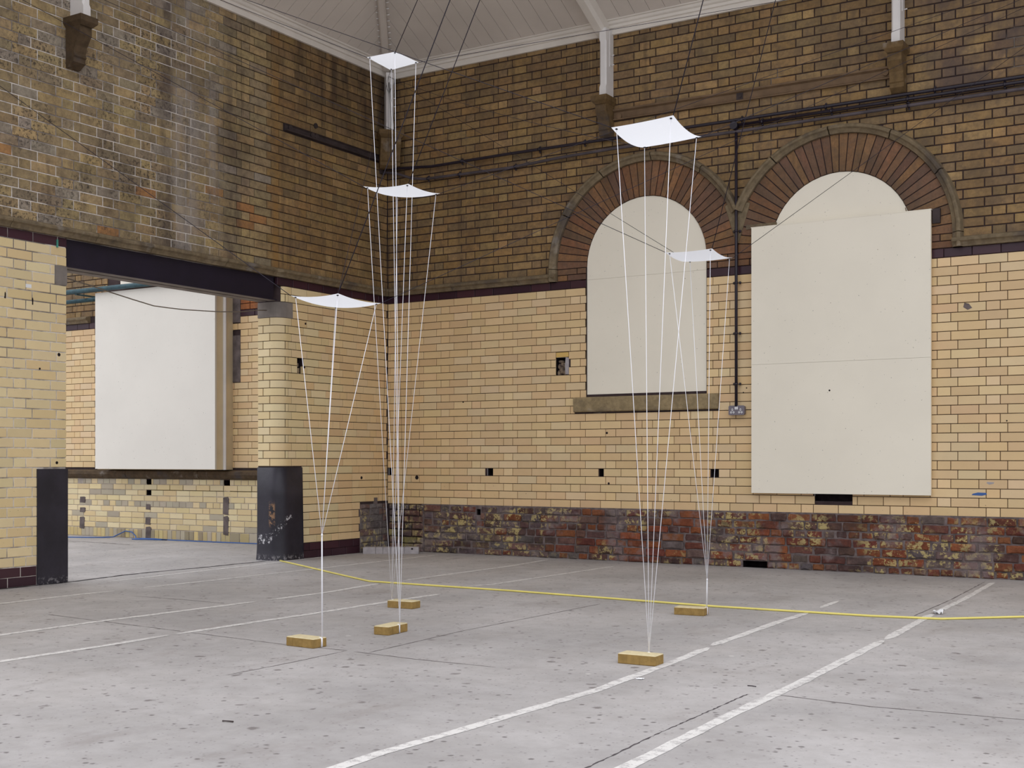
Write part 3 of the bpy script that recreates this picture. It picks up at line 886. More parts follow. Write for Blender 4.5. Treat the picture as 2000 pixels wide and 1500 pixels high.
# rows of the pier: alternating bullnose bricks, then flat bricks
rects = []
for r in range(33):
    za, zb = 0.15+r*CHL, 0.15+(r+1)*CHL
    A = r % 2 == 0
    sj = [0.0, 0.155, 0.40] if A else [0.0, 0.07, 0.315, 0.355]
    y0 = -1.56+(sj[-1]-S_FLAT)
    if zb <= 0.90: y0 = -1.354
    if za > 0.86 and not (zb > 2.33 and za < 2.45):
        for s0, s1 in zip(sj[:-1], sj[1:]):
            if za > 2.44:                       # beside the beam end
                if s1 < 0.27: continue
                s0 = max(s0, 0.262)
            n = max(2, int((s1-s0)/0.011))
            g, c = 0.003, 0.0015
            gs = 0.005
            cols_ = [(s0+gs, -0.02), (s0+gs, -c)]+[(s0+gs+c+(s1-s0-2*gs-2*c)*i/n, 0.0) for i in range(n+1)]+[(s1-gs, -c), (s1-gs, -0.02)]
            rows = [(za+g, -0.02), (za+g, -c), (za+g+c, 0.0), (zb-g-c, 0.0), (zb-g, -c), (zb-g, -0.02)]
            m = MB()
            m.rings([[(*pier(s, min(ws, wz)), z) for z, wz in rows] for s, ws in cols_], False, False, closed=False)
            o = m.build('bullnose_brick', M['glazed', 'OBJ'], wall_left)
            o.color = (*jitc(random.choice(CREAM_PALE), 0.04, 0.015), 1.0)
    elif za <= 0.86: pass
    else:
        y0 = -1.486
    st = (0.766-0.108)/3
    u = y0; seq = [st, st, 0.108, st] if A else [0.108, st, st, st]
    k = random.randint(0, 1)
    while u < -0.005:
        l = seq[k % 4]; k += 1
        iv = [(u+0.003, min(u+l, 0.0)-0.003)]
        for cu in cutP:
            for c in (cu(za, zb) or []): iv = subtract(iv, c)
        rects += [(p, q, za+0.003, zb-0.003) for p, q in iv if q-p > 0.02]
        u += l
lay(wall_left, LEFT, 'glazed_brick', rects, 'glazed', col_cream_left, 0.0, 0.002)
# burgundy band and the two burgundy plinth courses
band = []
for a, b in ((-8.4, YL), (-1.71, 0.0)):
    u = a
    while u < b-0.01:
        e = min(u+0.222, b)
        if b-e < 0.06: e = b
        band.append((u+0.0035, e-0.0035, 2.619, 2.689)); u = e
for k in range(2):
    for a, b in ((-8.4, -4.371), (-1.354, -0.465)):
        u = a - (0.11 if k else 0.0)
        while u < b-0.01:
            e = min(u+0.222, b)
            if b-e < 0.05: e = b
            if e-max(u, a) > 0.03: band.append((max(u, a)+0.003, e-0.003, 0.002+0.074*k, 0.072+0.074*k))
            u = e
lay(wall_left, LEFT, 'burgundy_brick', band, 'glazed', col_burg, 0.0, 0.003)
string_course(wall_left, LEFT, -8.4, 0.0, ((-2.62, 0.12, 0.55), (-3.55, 0.1, 0.35), (-1.75, 0.06, 0.5), (-2.48, 0.05, 0.4)))
cutU = [rect_cut(-1.60, -0.10, 4.10, 4.15)]
lay(wall_left, LEFT, 'weathered_brick', bond(-8.4, 0.0, 2.768, 29, 0.0778, 0.784, -3.3, 0, cutU, 0.0078, first_from_top=False), 'weathered', col_brown_left, 0.0, 0.003, 0.0015)
# ragged patch in the corner where facing is lost
rr = []
z = 0.0
for h in (0.1, 0.07, 0.07, 0.075, 0.07, 0.065, 0.05):
    u = -0.465
    while u < -0.02:
        l = random.choice([0.11, 0.16, 0.22]); e = min(u+l, -0.005)
        rr.append((u+0.004, e-0.004, z+0.004, z+h-0.004)); u = e
    z += h
ragged(rr, lambda u, z, l: jitc(random.choice([lin(124,116,116), lin(112,102,102), lin(136,128,124), lin(116,92,86)]), 0.15, 0.04), 0.006, wall_left, LEFT)
# black painted bases
m = MB()
rs = []
for s in [0.0, 0.05, 0.10, TW-RB]+[TW-RB+math.pi/2*RB*i/8 for i in range(1, 9)]+[S_FLAT+0.07, S_FLAT+0.14, S_FLAT+0.206]:
    rs.append([(*pier(s, w), z) for z, w in ((0.0, 0.022), (0.05, 0.014), (0.12, 0.008), (0.3, 0.006), (0.6, 0.005), (0.884, 0.005), (0.888, -0.004))])
m.rings(rs, False, False, closed=False)
for k in range(len(m.sm)): m.sm[k] = True
m.quad((0.022, -1.354, 0), (-0.01, -1.354, 0), (-0.01, -1.354, 0.888), (0.005, -1.354, 0.884))
m.build('black_painted_base', M['blackpaint'], wall_left)
m = MB(); m.box((-TW, -4.371, 0.0), (0.006, YL+0.004, 0.887)); m.build('black_painted_base', M['blackpaint'], wall_left)
# pad stones
m = MB()
rs = []
for s in [0.0, 0.08, TW-RB]+[TW-RB+math.pi/2*RB*i/8 for i in range(1, 9)]+[S_FLAT+0.074]:
    rs.append([(*pier(s, w), z) for z, w in ((2.318, -0.02), (2.318, -0.001), (2.464, -0.001), (2.466, -0.2 if s < 0.2 else -0.05))])
m.rings(rs, False, False, closed=False); m.build('pad_stone', M['pad'], wall_left)
m = MB(); m.box((-TW, -4.206, 2.320), (0.001, YL, 2.468)); m.build('pad_stone', M['pad'], wall_left)

# black steel beam over the doorway: two joists side by side, pale undersides
beam = empty('steel_beam', (-0.03, (YL+YR)/2, 2.47))
tag(beam, 'long black steel beam spanning the wide doorway on two pad stones', 'beam')
def part_world(m, name, mat, parent):
    o = m.build(name, mat)
    o.parent = parent
    o.matrix_parent_inverse = Matrix.Translation(parent.location).inverted() if parent.rotation_euler.z == 0 else (Matrix.Translation(parent.location) @ Matrix.Rotation(parent.rotation_euler.z, 4, 'Z')).inverted()
    return o
m = MB(); m.box((-0.055, YL, 2.478), (-0.030, -1.722, 2.694)); part_world(m, 'web', M['steel'], beam)
m = MB(); m.box((-0.115, YL, 2.470), (-0.012, -1.70, 2.480)); part_world(m, 'flange', M['flange'], beam)
m = MB(); m.box((-0.013, YL, 2.468), (-0.008, -1.70, 2.481)); part_world(m, 'flange_lip', M['steel'], beam)
m = MB(); m.box((-0.055-0.13, YL, 2.480), (-0.030-0.13, -1.70, 2.694)); part_world(m, 'web', M['steel'], beam)
m = MB(); m.box((-0.262, YL, 2.470), (-0.150, -1.70, 2.480)); part_world(m, 'flange', M['flange'], beam)

# ------------------------------------------------------------------ far wall of the next room, seen through the doorway (plane Y=0, X<0)
HOLES_B = [(-4.96, -4.86, 0.660, 0.722), (-3.70, -3.61, 0.655, 0.722), (-2.40, -2.30, 0.655, 0.722), (-3.70, -3.61, 0.53, 0.59)]
wall_back = backing('wall_back', RIGHT, (-9.5, -0.02), (-0.02, 5.4), -0.010, HOLES_B, M['mortar_right'])
for h in HOLES_B: pocket(wall_back, RIGHT, *h, 0.12, M['dark'], w=-0.012)
random.seed(17)
cb = [rect_cut(-4.62, -2.30, 0.85, 3.3), rect_cut(-2.27, -2.13, 1.86, 2.40), rect_cut(-2.27, -2.13, 2.55, 2.85)]
lay(wall_back, RIGHT, 'glazed_brick', bond(-9.4, -0.3, 0.865, 23, (2.616-0.865)/23, 0.766, -1.9, 1, cb), 'glazed', col_cream)
band = []
for a, b in ((-9.4, -4.45), (-2.13, -0.3)):
    u = a
    while u < b-0.01:
        e = min(u+0.222, b); band.append((u+0.0035, e-0.0035, 2.619, 2.689)); u = e
lay(wall_back, RIGHT, 'burgundy_brick', band, 'glazed', col_burg)
string_course(wall_back, RIGHT, -9.4, -4.72)
lay(wall_back, RIGHT, 'weathered_brick', bond(-9.4, -0.3, 2.768, 29, 0.0778, 0.784, -4.95, 0, [rect_cut(-4.4, -1.5, 2.6, 3.9)], 0.010, first_from_top=False), 'weathered', col_brown, 0.0, 0.003, 0.0015)
random.seed(4)
for k in range(6):
    for j, (a, b) in enumerate(((-2.13, -1.98), (-1.98, -1.80), (-1.80, -1.62))):
        m = MB(); poly_brick(m, RIGHT, [(a+0.004, 2.694+k*0.07), (b-0.004, 2.694+k*0.07), (b-0.004, 2.758+k*0.07), (a+0.004, 2.758+k*0.07)], 0.004, 0.004)
        o = m.build('arch_brick', M['weathered', 'OBJ'], wall_back); o.color = (*jitc(lin(168, 100, 56), 0.15, 0.05), 1)
for a, b, z0, z1 in ((-2.268, -2.132, 1.86, 2.40), (-2.268, -2.132, 2.55, 2.99)):
    m = MB(); m.box((a, -0.003, z0), (b, 0.02, z1)); m.build('render_patch', M['render_patch'], wall_back)
# lower courses, patched
rr = []; tall = []
z = 0.115
for k in range(9):
    h = 0.0685
    u = -9.4
    while u < -0.35:
        l = 0.112 if k in (8, 4) else (0.222 if random.random() < 0.9 else 0.112)
        if u == -9.4 and k % 2: l = 0.112
        iv = [(u+0.003, u+l-0.003)]
        for hh in HOLES_B:
            if z < hh[3]-0.01 and z+h > hh[2]+0.01: iv = subtract(iv, (hh[0], hh[1]))
        for a, b in iv:
            if b-a > 0.03: rr.append((a, b, z+0.003, z+h-0.003))
        u += l
    z += h
u = -9.4
while u < -2.35:
    l = 0.074; rr.append((u+0.003, u+l-0.003, 0.004, 0.110)); u += l
while u < -0.35:
    l = 0.15; rr.append((u+0.003, u+l-0.003, 0.004, 0.110)); u += l
def col_low(u, z, l):
    r = random.random()
    p = 0.38 if (l < 0.13 and -4.9 < u < -2.4) else 0.10
    if r < p: return jitc(lin(178, 167, 146), 0.1, 0.02)
    if z < 0.11: return jitc(random.choice([lin(206, 184, 130), lin(190, 172, 126), lin(154, 141, 114)]), 0.12, 0.03)
    return jitc(random.choice([lin(222, 202, 156), lin(217, 195, 148), lin(224, 207, 166)]), 0.07, 0.02)
for a, b, c_, d_ in ((-9.4, -0.3, 0.0, 0.53), (-9.4, -3.70, 0.53, 0.73), (-3.61, -0.3, 0.59, 0.655), (-3.61, -2.40, 0.53, 0.73), (-2.30, -0.3, 0.53, 0.73)):
    MB().quad((a, 0.005, c_), (b, 0.005, c_), (b, 0.005, d_), (a, 0.005, d_)).build('pale_mortar', M['mortar_pale'], wall_back)
lay(wall_back, RIGHT, 'glazed_brick', rr, 'glazed', col_low, 0.0, 0.004, 0.002)
for (u, zz, w_, h_) in ((-4.86, 0.46, 0.11, 0.075), (-4.86, 0.33, 0.11, 0.06), (-4.87, 0.17, 0.10, 0.15), (-3.66, 0.39, 0.09, 0.07), (-3.665, 0.22, 0.10, 0.09), (-3.66, 0.08, 0.10, 0.14), (-2.36, 0.43, 0.10, 0.20), (-2.36, 0.20, 0.09, 0.22)):
    m = MB()
    poly_brick(m, RIGHT, [(u-w_/2, zz-h_/2), (u+w_/2*0.8, zz-h_/2*1.1), (u+w_/2, zz+h_/2*0.8), (u+w_/4, zz+h_/2), (u-w_/2*0.9, zz+h_/2*0.9)], 0.004, 0.003)
    m.build('render_patch', M['render_patch'], wall_back)
# stone ledge
u = -9.4
while u < -0.4:
    e = min(u+random.uniform(1.2, 1.7), -0.35)
    m = MB(); n = 24; rs = []
    for i in range(n+1):
        uu = u+0.003+(e-u-0.006)*i/n
        j = lambda: random.uniform(-0.004, 0.004)
        rs.append([(uu, 0.0, 0.73), (uu, -0.02+j(), 0.732), (uu, -0.055+j(), 0.75), (uu, -0.075+j(), 0.785), (uu, -0.072+j(), 0.822), (uu, -0.055, 0.832), (uu, 0.0, 0.842)])
    m.rings(rs); m.build('ledge_stone', M['corbel_dark'], wall_back)
    u = e

# boxed-in board over that window
bb = empty('boxed_window_board', (-3.29, -0.13, 0.845))
tag(bb, 'tall pale boxed-out board standing on the stone ledge of the next room', 'panel')
part_world(MB().box((-4.31, -0.26, 0.852), (-2.274, -0.235, 3.008)), 'front_board', M['board_grey'], bb)
part_world(MB().box((-4.30, -0.234, 0.846), (-2.278, -0.13, 3.00)), 'side_box', M['board_edge'], bb)
part_world(MB().box((-4.33, -0.13, 0.846), (-2.238, -0.115, 3.03)), 'rear_lip', M['white'], bb)
part_world(MB().box((-4.33, -0.115, 0.846), (-2.250, 0.0, 3.03)), 'frame', M['board_edge'], bb)
fb = MB().box((-4.10, -0.05, 3.09), (-2.4, -0.005, 3.75)).build('window_head_board', M['board_grey'])
tag(fb, 'pale board filling the window head above the flaking blue pipe', 'panel')
p = MB().tube([(-9.0, -0.30, 3.052), (-4.764, -0.30, 3.048), (-3.6, -0.30, 3.046), (-2.0, -0.30, 3.04)], 0.03, 12)
o = p.build('blue_pipe', M['blue']); tag(o, 'flaking blue pipe running along the top of the boxed-out board', 'pipe')
o = MB().tube([(-9.0, -0.12, 2.965), (-5.142, -0.12, 2.96), (-4.35, -0.12, 2.962)], 0.026, 12).build('blue_pipe', M['blue']); tag(o, 'lower blue pipe that ends behind the boxed-out board', 'pipe')
for k, (x, zz) in enumerate(((-4.62, 3.05), (-2.2, 3.045))):
    m = MB(); m.box((x-0.02, -0.30, zz-0.045), (x+0.02, 0.0, zz-0.03)); o = m.build('pipe_bracket', M['blue'], bpy.data.objects['blue_pipe'])

# ------------------------------------------------------------------ ceiling: boarded slopes, cornices, hip and rafters
KR, KL = 5.06, 5.064
def zr(y): return KR-0.5*y
def zl(x): return KL+0.73*x
YE, XE = -3.1, 2.15
def hipy(x): return -(KL+0.73*x-KR)/0.5
def hipx(y): return (KR-0.5*y-KL)/0.73
m = MB()
t = 0.022
m.v = [(0.0, 0.03, zr(0.03)+t), (12, 0.03, zr(0.03)+t), (12, YE, zr(YE)+t), (hipx(YE), YE, zr(YE)+t)]
m.face((0, 1, 2, 3))
n0 = len(m.v)
m.v += [(-0.03, 0.0, zl(-0.03)+t), (-0.03, -9.0, zl(-0.03)+t), (XE, -9.0, zl(XE)+t), (XE, YE, zl(XE)+t)]
m.face((n0, n0+1, n0+2, n0+3))
ceiling = m.build('ceiling', M['ceil_gap']); ceiling['kind'] = 'structure'
bw, gp = 0.155, 0.004
def slat(a, b, c, d, nrm):
    """ceiling board from its lower face corners"""
    m = MB()
    nrm = Vector(nrm).normalized()*0.02
    lo = [Vector(p) for p in (a, b, c, d)]
    m.rings([[p+nrm for p in lo], lo], True, True)
    return m.build('ceiling_board', M['ceil'], ceiling)
x = 0.02
while x < 9.3:
    x0, x1 = x+gp/2, x+bw-gp/2
    y0, y1 = max(YE, hipy(x0)), max(YE, hipy(x1))
    if y0 < -0.12 or y1 < -0.12:
        y0 = min(y0, -0.1); y1 = min(y1, -0.1)
        slat((x0, -0.085, zr(-0.085)), (x1, -0.085, zr(-0.085)), (x1, y1, zr(y1)), (x0, y0, zr(y0)), (0, 0.5, 1))
    x += bw
y = -0.02
while y > -8.8:
    y0, y1 = y-gp/2, y-bw+gp/2
    x0, x1 = min(XE, hipx(y0)), min(XE, hipx(y1))
    if x0 > 0.1 or x1 > 0.1:
        x0 = max(x0, 0.09); x1 = max(x1, 0.09)
        slat((0.085, y0, zl(0.085)), (x0, y0, zl(x0)), (x1, y1, zl(x1)), (0.085, y1, zl(0.085)), (-0.73, 0, 1))
    y -= bw
CP = [(0.0, 0.0), (0.026, 0.0), (0.026, 0.052), (0.031, 0.054), (0.044, 0.056), (0.046, 0.082), (0.056, 0.085), (0.066, 0.092), (0.073, 0.104), (0.076, 0.113), (0.092, 0.115), (0.097, 0.120), (0.100, 0.135), (0.102, 0.20), (0.0, 0.20)]
m = MB(); rs = []
for xx in (0.0, 9.5): rs.append([(xx, -w, 4.985+h) for w, h in CP])
m.rings(rs); o = m.build('trim_1', M['cornice']); o['kind'] = 'structure'
m = MB(); rs = []
for yy in (0.0, -8.8): rs.append([(w, yy, 5.008+h) for w, h in CP])
m.rings(rs); o = m.build('trim_2', M['cornice']); o['kind'] = 'structure'
def bar(pts, w, h, up):
    """rounded-edge beam through points"""
    m = MB(); rs = []
    P_ = [Vector(p) for p in pts]; t_ = (P_[-1]-P_[0]).normalized()
    a = t_.cross(Vector(up)).normalized(); b = a.cross(t_).normalized()
    sec = [(-0.5, 0.5), (-0.5, -0.3), (-0.3, -0.5), (0.3, -0.5), (0.5, -0.3), (0.5, 0.5)]
    for p in P_: rs.append([p+a*w*sx+b*h*sy for sx, sy in sec])
    return m.rings(rs)
hip0, hip1 = Vector((0.07, hipy(0.07), zl(0.07))), Vector((2.1, hipy(2.1), zl(2.1)))
o = bar([hip0+Vector((0, 0, -0.03)), hip1+Vector((0, 0, -0.03))], 0.075, 0.09, (0, 0, 1)).build('trim_3', M['ceil']); o['kind'] = 'structure'
hd = (hip1-hip0).normalized(); hs_ = hd.cross(Vector((0, 0, 1))).normalized()
for k in range(14):  # small pegs along both sides of the hip
    for s in (-1, 1):
        p = hip0+hd*(0.28+0.085*k+(0.03 if s > 0 else 0))+Vector((0, 0, -0.035))+hs_*s*0.04
        MB().tube([p, p+hs_*s*0.03+Vector((0, 0, 0.004))], [0.005, 0.007], 6).build('hip_peg', M['white'], o)
for i, xr in enumerate((2.61, 5.34)):
    a = Vector((xr, -0.04, zr(-0.04)-0.05)); b = Vector((xr, YE, zr(YE)-0.05))
    o = bar([a, b], 0.12, 0.17, (0, 0, 1)).build('trim_%d' % (4+i), M['cornice']); o['kind'] = 'structure'
rod = MB().tube([(2.02, -5.5, 6.5), (13.5, -5.5, 6.5)], 0.03, 8).build('trim_6', M['steel']); rod['kind'] = 'structure'

# posts on corbels
def wall_post(loc, rz, z0, z1, label, w=0.07, dp=0.155):
    t_ = empty('wall_post', (loc[0], loc[1], z0), rz)
    tag(t_, label, 'post', 'white posts under the roof')
    m = MB(); rs = []
    ch = 0.014
    def sec(c): return [(-w/2, 0.0), (-w/2, -dp+c), (-w/2+c, -dp), (w/2-c, -dp), (w/2, -dp+c), (w/2, 0.0)]
    H = z1-z0
    for zz, c in ((0, 0.001), (0.09, 0.001), (0.115, ch), (H-0.13, ch), (H-0.105, 0.001), (H, 0.001)):
        rs.append([(x_, y_, zz) for x_, y_ in sec(c)])
    m.rings(rs); shaft = m.build('shaft', M['white'], t_)
    m = MB().box((w/2, -dp*0.55, H*0.45), (w/2+0.006, -dp*0.55+0.02, H-0.02)); m.build('side_bead', M['white'], shaft)
    for zz in (H*0.48, H*0.62): MB().tube([(w/2, -dp*0.35, zz), (w/2+0.035, -dp*0.35, zz+0.004)], 0.005, 6).build('peg', M['white'], shaft)
    return t_
def corbel(loc, rz, z1, label, w=0.165, dp=0.21, h=0.385, mat_=M['corbel']):
    t_ = empty('stone_corbel', (loc[0], loc[1], z1-h), rz)
    tag(t_, label, 'corbel', 'stone corbels under the posts')
    m = MB(); rs = []
    for zz, ww, dd in ((h, w, dp), (h-0.045, w, dp), (h-0.052, w-0.012, dp-0.006), (h-0.075, w-0.05, dp-0.03)):
        rs.append([(-ww/2, 0.0, zz), (-ww/2, -dd, zz), (ww/2, -dd, zz), (ww/2, 0.0, zz)])
    m.rings(rs); m.build('cap', mat_, t_)
    prof = [(dp-0.045, h-0.075), (dp-0.045, h-0.14), (dp-0.07, h-0.175), (dp-0.10, h-0.22), (dp-0.115, h-0.27), (dp-0.105, h-0.30), (dp-0.118, h-0.31), (dp-0.118, h-0.345), (dp-0.16, h-0.37), (0.03, 0.0)]
    bwid = w-0.05
    m = MB()
    m.rings([[(s, 0.0, h-0.075)]+[(s, -d_, zz) for d_, zz in prof]+[(s, 0.0, 0.0)] for s in (-bwid/2, bwid/2)])
    m.build('bracket', mat_, t_)
    return t_
wall_post((2.655, 0.0), 0.0, 4.375, 5.02, 'slim white chamfered post above the steel channel, nearer the corner')
corbel((2.640, 0.0), 0.0, 4.378, 'brown stone corbel under a white post, over the arched panel')
wall_post((5.372, 0.0), 0.0, 4.385, 5.02, 'slim white chamfered post at the far end of the steel channel')
corbel((5.365, 0.0), 0.0, 4.390, 'brown stone corbel over the large rectangular panel')
wall_post((0.0, -4.03), math.pi/2, 4.405, 5.04, 'white chamfered post on the left wall above the black-beamed doorway')
corbel((0.0, -4.05), math.pi/2, 4.405, 'dark weathered stone corbel on the left wall above the doorway', mat_=M['corbel_dark'])
wall_post((0.03, -0.03), math.radians(45), 4.385, 5.02, 'white post standing diagonally in the corner of the room', 0.08, 0.15)
corbel((0.02, -0.02), math.radians(45), 4.388, 'brown stone corbel set diagonally in the corner of the room', 0.26, 0.30, 0.37)

# ------------------------------------------------------------------ boarded windows
ab = empty('arched_panel', (A1, 0.02, 1.565))
tag(ab, 'cream arch-topped board filling the narrower brick-arched window above the stone sill', 'panel')
def arch_part(z0, z1, name, y0, y1, r):
    poly = []
    poly.append((A1-r, max(z0, 0))) ; poly.append((A1+r, z0))
    if z1 <= CZ: poly += [(A1+r, z1), (A1-r, z1)]
    else:
        for i in range(25):
            t_ = math.pi*i/24
            poly.append((A1+r*math.cos(t_), CZ+r*math.sin(t_)))
    m = MB(); m.rings([[(u, y1, z_) for u, z_ in poly], [(u, y0, z_) for u, z_ in poly]], False, True)
    part_world(m, name, M['board'], ab)
arch_part(1.568, 2.688, 'lower_board', 0.012, 0.04, RI-0.004)
arch_part(2.6895, 3.5, 'upper_board', 0.012, 0.04, RI-0.004)
m = MB()
for s in (-1, 1):
    m.quad((A1+s*RI, -0.0, 1.565), (A1+s*RI, 0.05, 1.565), (A1+s*RI, 0.05, CZ), (A1+s*RI, 0.0, CZ))
for cx, z0_ in ((A1, 1.5), (A2, 2.6)): m.quad((cx-0.85, 0.05, z0_), (cx+0.85, 0.05, z0_), (cx+0.85, 0.05, 3.9), (cx-0.85, 0.05, 3.9))  # added back planes, block sky light leaking through the joints
m.build('reveal_light_block', M['mortar_right'], wall_right)
m = MB()   # stone sill
rs = []
for i in range(20):
    u = 2.27+1.489*i/19
    j = lambda: random.uniform(-0.002, 0.002)
    rs.append([(u, 0.0, 1.418), (u, -0.02+j(), 1.418), (u, -0.03+j(), 1.428+j()), (u, -0.032+j(), 1.548), (u, -0.026, 1.558), (u, 0.03, 1.566)])
m.rings(rs); m.build('window_sill', M['sill'], wall_right)
hb = empty('arched_panel', (A2, 0.02, 2.95))
tag(hb, 'cream half-round board in the wider arch, showing above the rectangular panel', 'panel')
poly = [(A2-RI+0.004, 2.83), (A2+RI-0.004, 2.83)]+[(A2+(RI-0.004)*math.cos(math.pi*i/24), CZ+(RI-0.004)*math.sin(math.pi*i/24)) for i in range(1, 24)]
m = MB(); m.rings([[(u, 0.04, z_) for u, z_ in poly], [(u, 0.010, z_) for u, z_ in poly]], False, True)
part_world(m, 'board', M['board'], hb)
part_world(MB().tube([(5.42, 0.008, 3.022), (5.412, 0.002, 3.06)], 0.003, 6), 'bent_nail', M['rust'], hb)
lp = empty('window_panel', (4.86, -0.03, 0.665))
tag(lp, 'large cream rectangular board screwed over the wider arched window', 'panel')
part_world(MB().box((4.088, -0.060, 1.800), (5.633, -0.040, 3.010)), 'upper_board', M['board'], lp)
part_world(MB().box((4.088, -0.060, 0.666), (5.633, -0.040, 1.7985)), 'lower_board', M['board'], lp)
part_world(MB().box((4.094, -0.040, 0.68), (5.628, -0.004, 3.005)), 'batten_frame', M['board_edge'], lp)
part_world(MB().box((4.084, -0.062, 3.010), (5.637, 0.0, 3.016)), 'top_lip', M['board'], lp)
part_world(MB().disc((4.790, -0.0595, 1.552), (0, -1, 0), 0.008, 0.001, 12), 'screw_hole', M['dark'], lp)
for (u, zz) in ((4.31, 1.05), (5.2, 2.72), (4.8, 2.30)):
    part_world(MB().disc((u, -0.0595, zz), (0, -1, 0), 0.003, 0.0008, 8), 'screw', M['rust'], lp)
m = MB(); m.box((4.02, -0.012, 3.01), (4.30, 0.0, 3.05)); m.build('broken_mortar', M['stone'], wall_right)
m = MB(); m.box((5.638, -0.03, 2.90), (5.70, 0.0, 3.02)); m.build('iron_bracket', M['iron'], wall_right)

# ------------------------------------------------------------------ steel channel, pipes, conduit, socket
sc_ = empty('steel_channel', (4.0, -0.02, 4.16))
tag(sc_, 'rust-brown steel channel set in the brickwork between two corbels', 'beam')
m = MB()
prof = [(0.0, 4.160), (-0.03, 4.160), (-0.03, 4.170), (-0.010, 4.180), (-0.010, 4.235), (-0.034, 4.246), (-0.034, 4.262), (0.0, 4.262)]
m.rings([[(xx, y_, z_+dz) for y_, z_ in prof] for xx, dz in ((2.70, 0.012), (5.29, -0.010))])
part_world(m, 'channel', M['rust'], sc_)
for xx in (2.76, 5.255): part_world(MB().disc((xx, -0.010, 4.205), (0, -1, 0), 0.026, 0.016, 12), 'bolt', M['rust'], sc_)
part_world(MB().box((3.93, -0.016, 4.175), (3.99, -0.01, 4.24)), 'patch_plate', M['iron'], sc_)
part_world(MB().disc((3.965, -0.016, 4.208), (0, -1, 0), 0.014, 0.006, 10), 'bolt', M['iron'], sc_)
def sub_world(m, name, mat, part):
    """a piece of a part, given in room coordinates"""
    o = m.build(name, mat)
    o.parent = part
    o.matrix_parent_inverse = Matrix.Identity(4)
    return o
def saddles(parent, pts, axis, r, mat):
    for (u, z_) in pts:
        if axis == 'X':
            st_ = part_world(MB().tube([(u-0.008, -0.045, z_), (u+0.008, -0.045, z_)], r+0.004, 10), 'saddle_strap', mat, parent)
            for s in (-1, 1): sub_world(MB().sphere((u, -0.02-r*0.5, z_+s*(r+0.010)), 0.011, 8, 5), 'saddle_lug', mat, st_)
        else:
            st_ = part_world(MB().tube([(u, -0.045, z_-0.008), (u, -0.045, z_+0.008)], r+0.004, 10), 'saddle_strap', mat, parent)
            for s in (-1, 1): sub_world(MB().sphere((u+s*(r+0.014), -0.022, z_), 0.013, 8, 5), 'saddle_lug', mat, st_)
pa = empty('wall_pipe', (0.02, -0.045, 4.0)); tag(pa, 'uppermost black pipe running along the far wall from the corner', 'pipe', 'pipes along the far wall')
part_world(MB().tube([(-0.0, -0.10, 4.028), (0.30, -0.07, 4.012), (0.6, -0.045, 3.995), (1.557, -0.045, 4.002), (3.737, -0.045, 3.992), (5.668, -0.045, 3.989), (9.4, -0.045, 3.985)], 0.0145, 10), 'pipe', M['pipe_black'], pa)
saddles(pa, [(0.98, 4.0), (1.9, 4.0), (2.4, 3.998), (3.99, 3.991), (4.75, 3.99), (5.66, 3.99), (6.4, 3.99)], 'X', 0.0145, M['pipe_black'])
pb = empty('wall_pipe', (0.02, -0.045, 3.89)); tag(pb, 'lowest sooty grey pipe along the far wall, dipping away from the corner', 'pipe', 'pipes along the far wall')
part_world(MB().tube([(0.0, -0.10, 4.000), (0.18, -0.08, 3.965), (0.36, -0.055, 3.90), (0.52, -0.045, 3.875), (1.0, -0.045, 3.868), (1.56, -0.045, 3.862), (2.1, -0.045, 3.888), (2.7, -0.045, 3.90), (3.93, -0.045, 3.888), (5.462, -0.045, 3.892), (9.4, -0.045, 3.888)], 0.0145, 10), 'pipe', M['pipe_grey'], pb)
saddles(pb, [(0.56, 3.875), (0.95, 3.868), (1.62, 3.864), (3.05, 3.896), (5.45, 3.892)], 'X', 0.0145, M['pipe_black'])
part_world(MB().box((-0.002, -0.14, 3.975), (0.02, -0.06, 4.045)), 'wall_plate', M['iron'], pb)
pc = empty('wall_pipe', (3.925, -0.045, 3.95)); tag(pc, 'middle black pipe starting at the round junction box above the arches', 'pipe', 'pipes along the far wall')
part_world(MB().tube([(3.925, -0.045, 3.943), (5.462, -0.045, 3.948), (9.4, -0.045, 3.946)], 0.0135, 10), 'pipe', M['pipe_black'], pc)
part_world(MB().disc((3.922, -0.012, 3.943), (0, -1, 0), 0.034, 0.05, 16), 'junction_box', M['pipe_black'], pc)
part_world(MB().disc((3.922, -0.062, 3.943), (0, -1, 0), 0.036, 0.006, 16), 'box_lid', M['pipe_black'], pc)
saddles(pc, [(4.18, 3.943), (4.80, 3.945), (5.44, 3.947), (6.2, 3.947)], 'X', 0.0135, M['pipe_black'])
vc = empty('conduit', (3.937, -0.045, 1.44)); tag(vc, 'upright black conduit dropping between the two arches to the socket', 'pipe')
part_world(MB().tube([(3.940, -0.045, 1.435), (3.940, -0.045, 3.93)], 0.0135, 10), 'pipe', M['pipe_black'], vc)
saddles(vc, [(3.940, 3.0), (3.940, 2.54), (3.940, 2.088), (3.940, 1.636)], 'Z', 0.0135, M['pipe_black'])
so = empty('wall_socket', (3.933, -0.03, 1.36)); tag(so, 'grey double mains socket with white pin holes at the conduit foot', 'socket')
m = MB()
def rr_box(x0, x1, y0, y1, z0, z1, c):
    def rg(d, y): return [(x0+d, y, z0), (x1-d, y, z0), (x1, y, z0+d), (x1, y, z1-d), (x1-d, y, z1), (x0+d, y, z1), (x0, y, z1-d), (x0, y, z0+d)]
    return MB().rings([rg(c, y1), rg(c, y0)])
part_world(rr_box(3.874, 4.014, -0.044, 0.0, 1.362, 1.440, 0.008), 'back_box', M['plastic_grey'], so)
part_world(rr_box(3.870, 4.018, -0.052, -0.044, 1.358, 1.443, 0.008), 'front_plate', M['plastic_grey'], so)
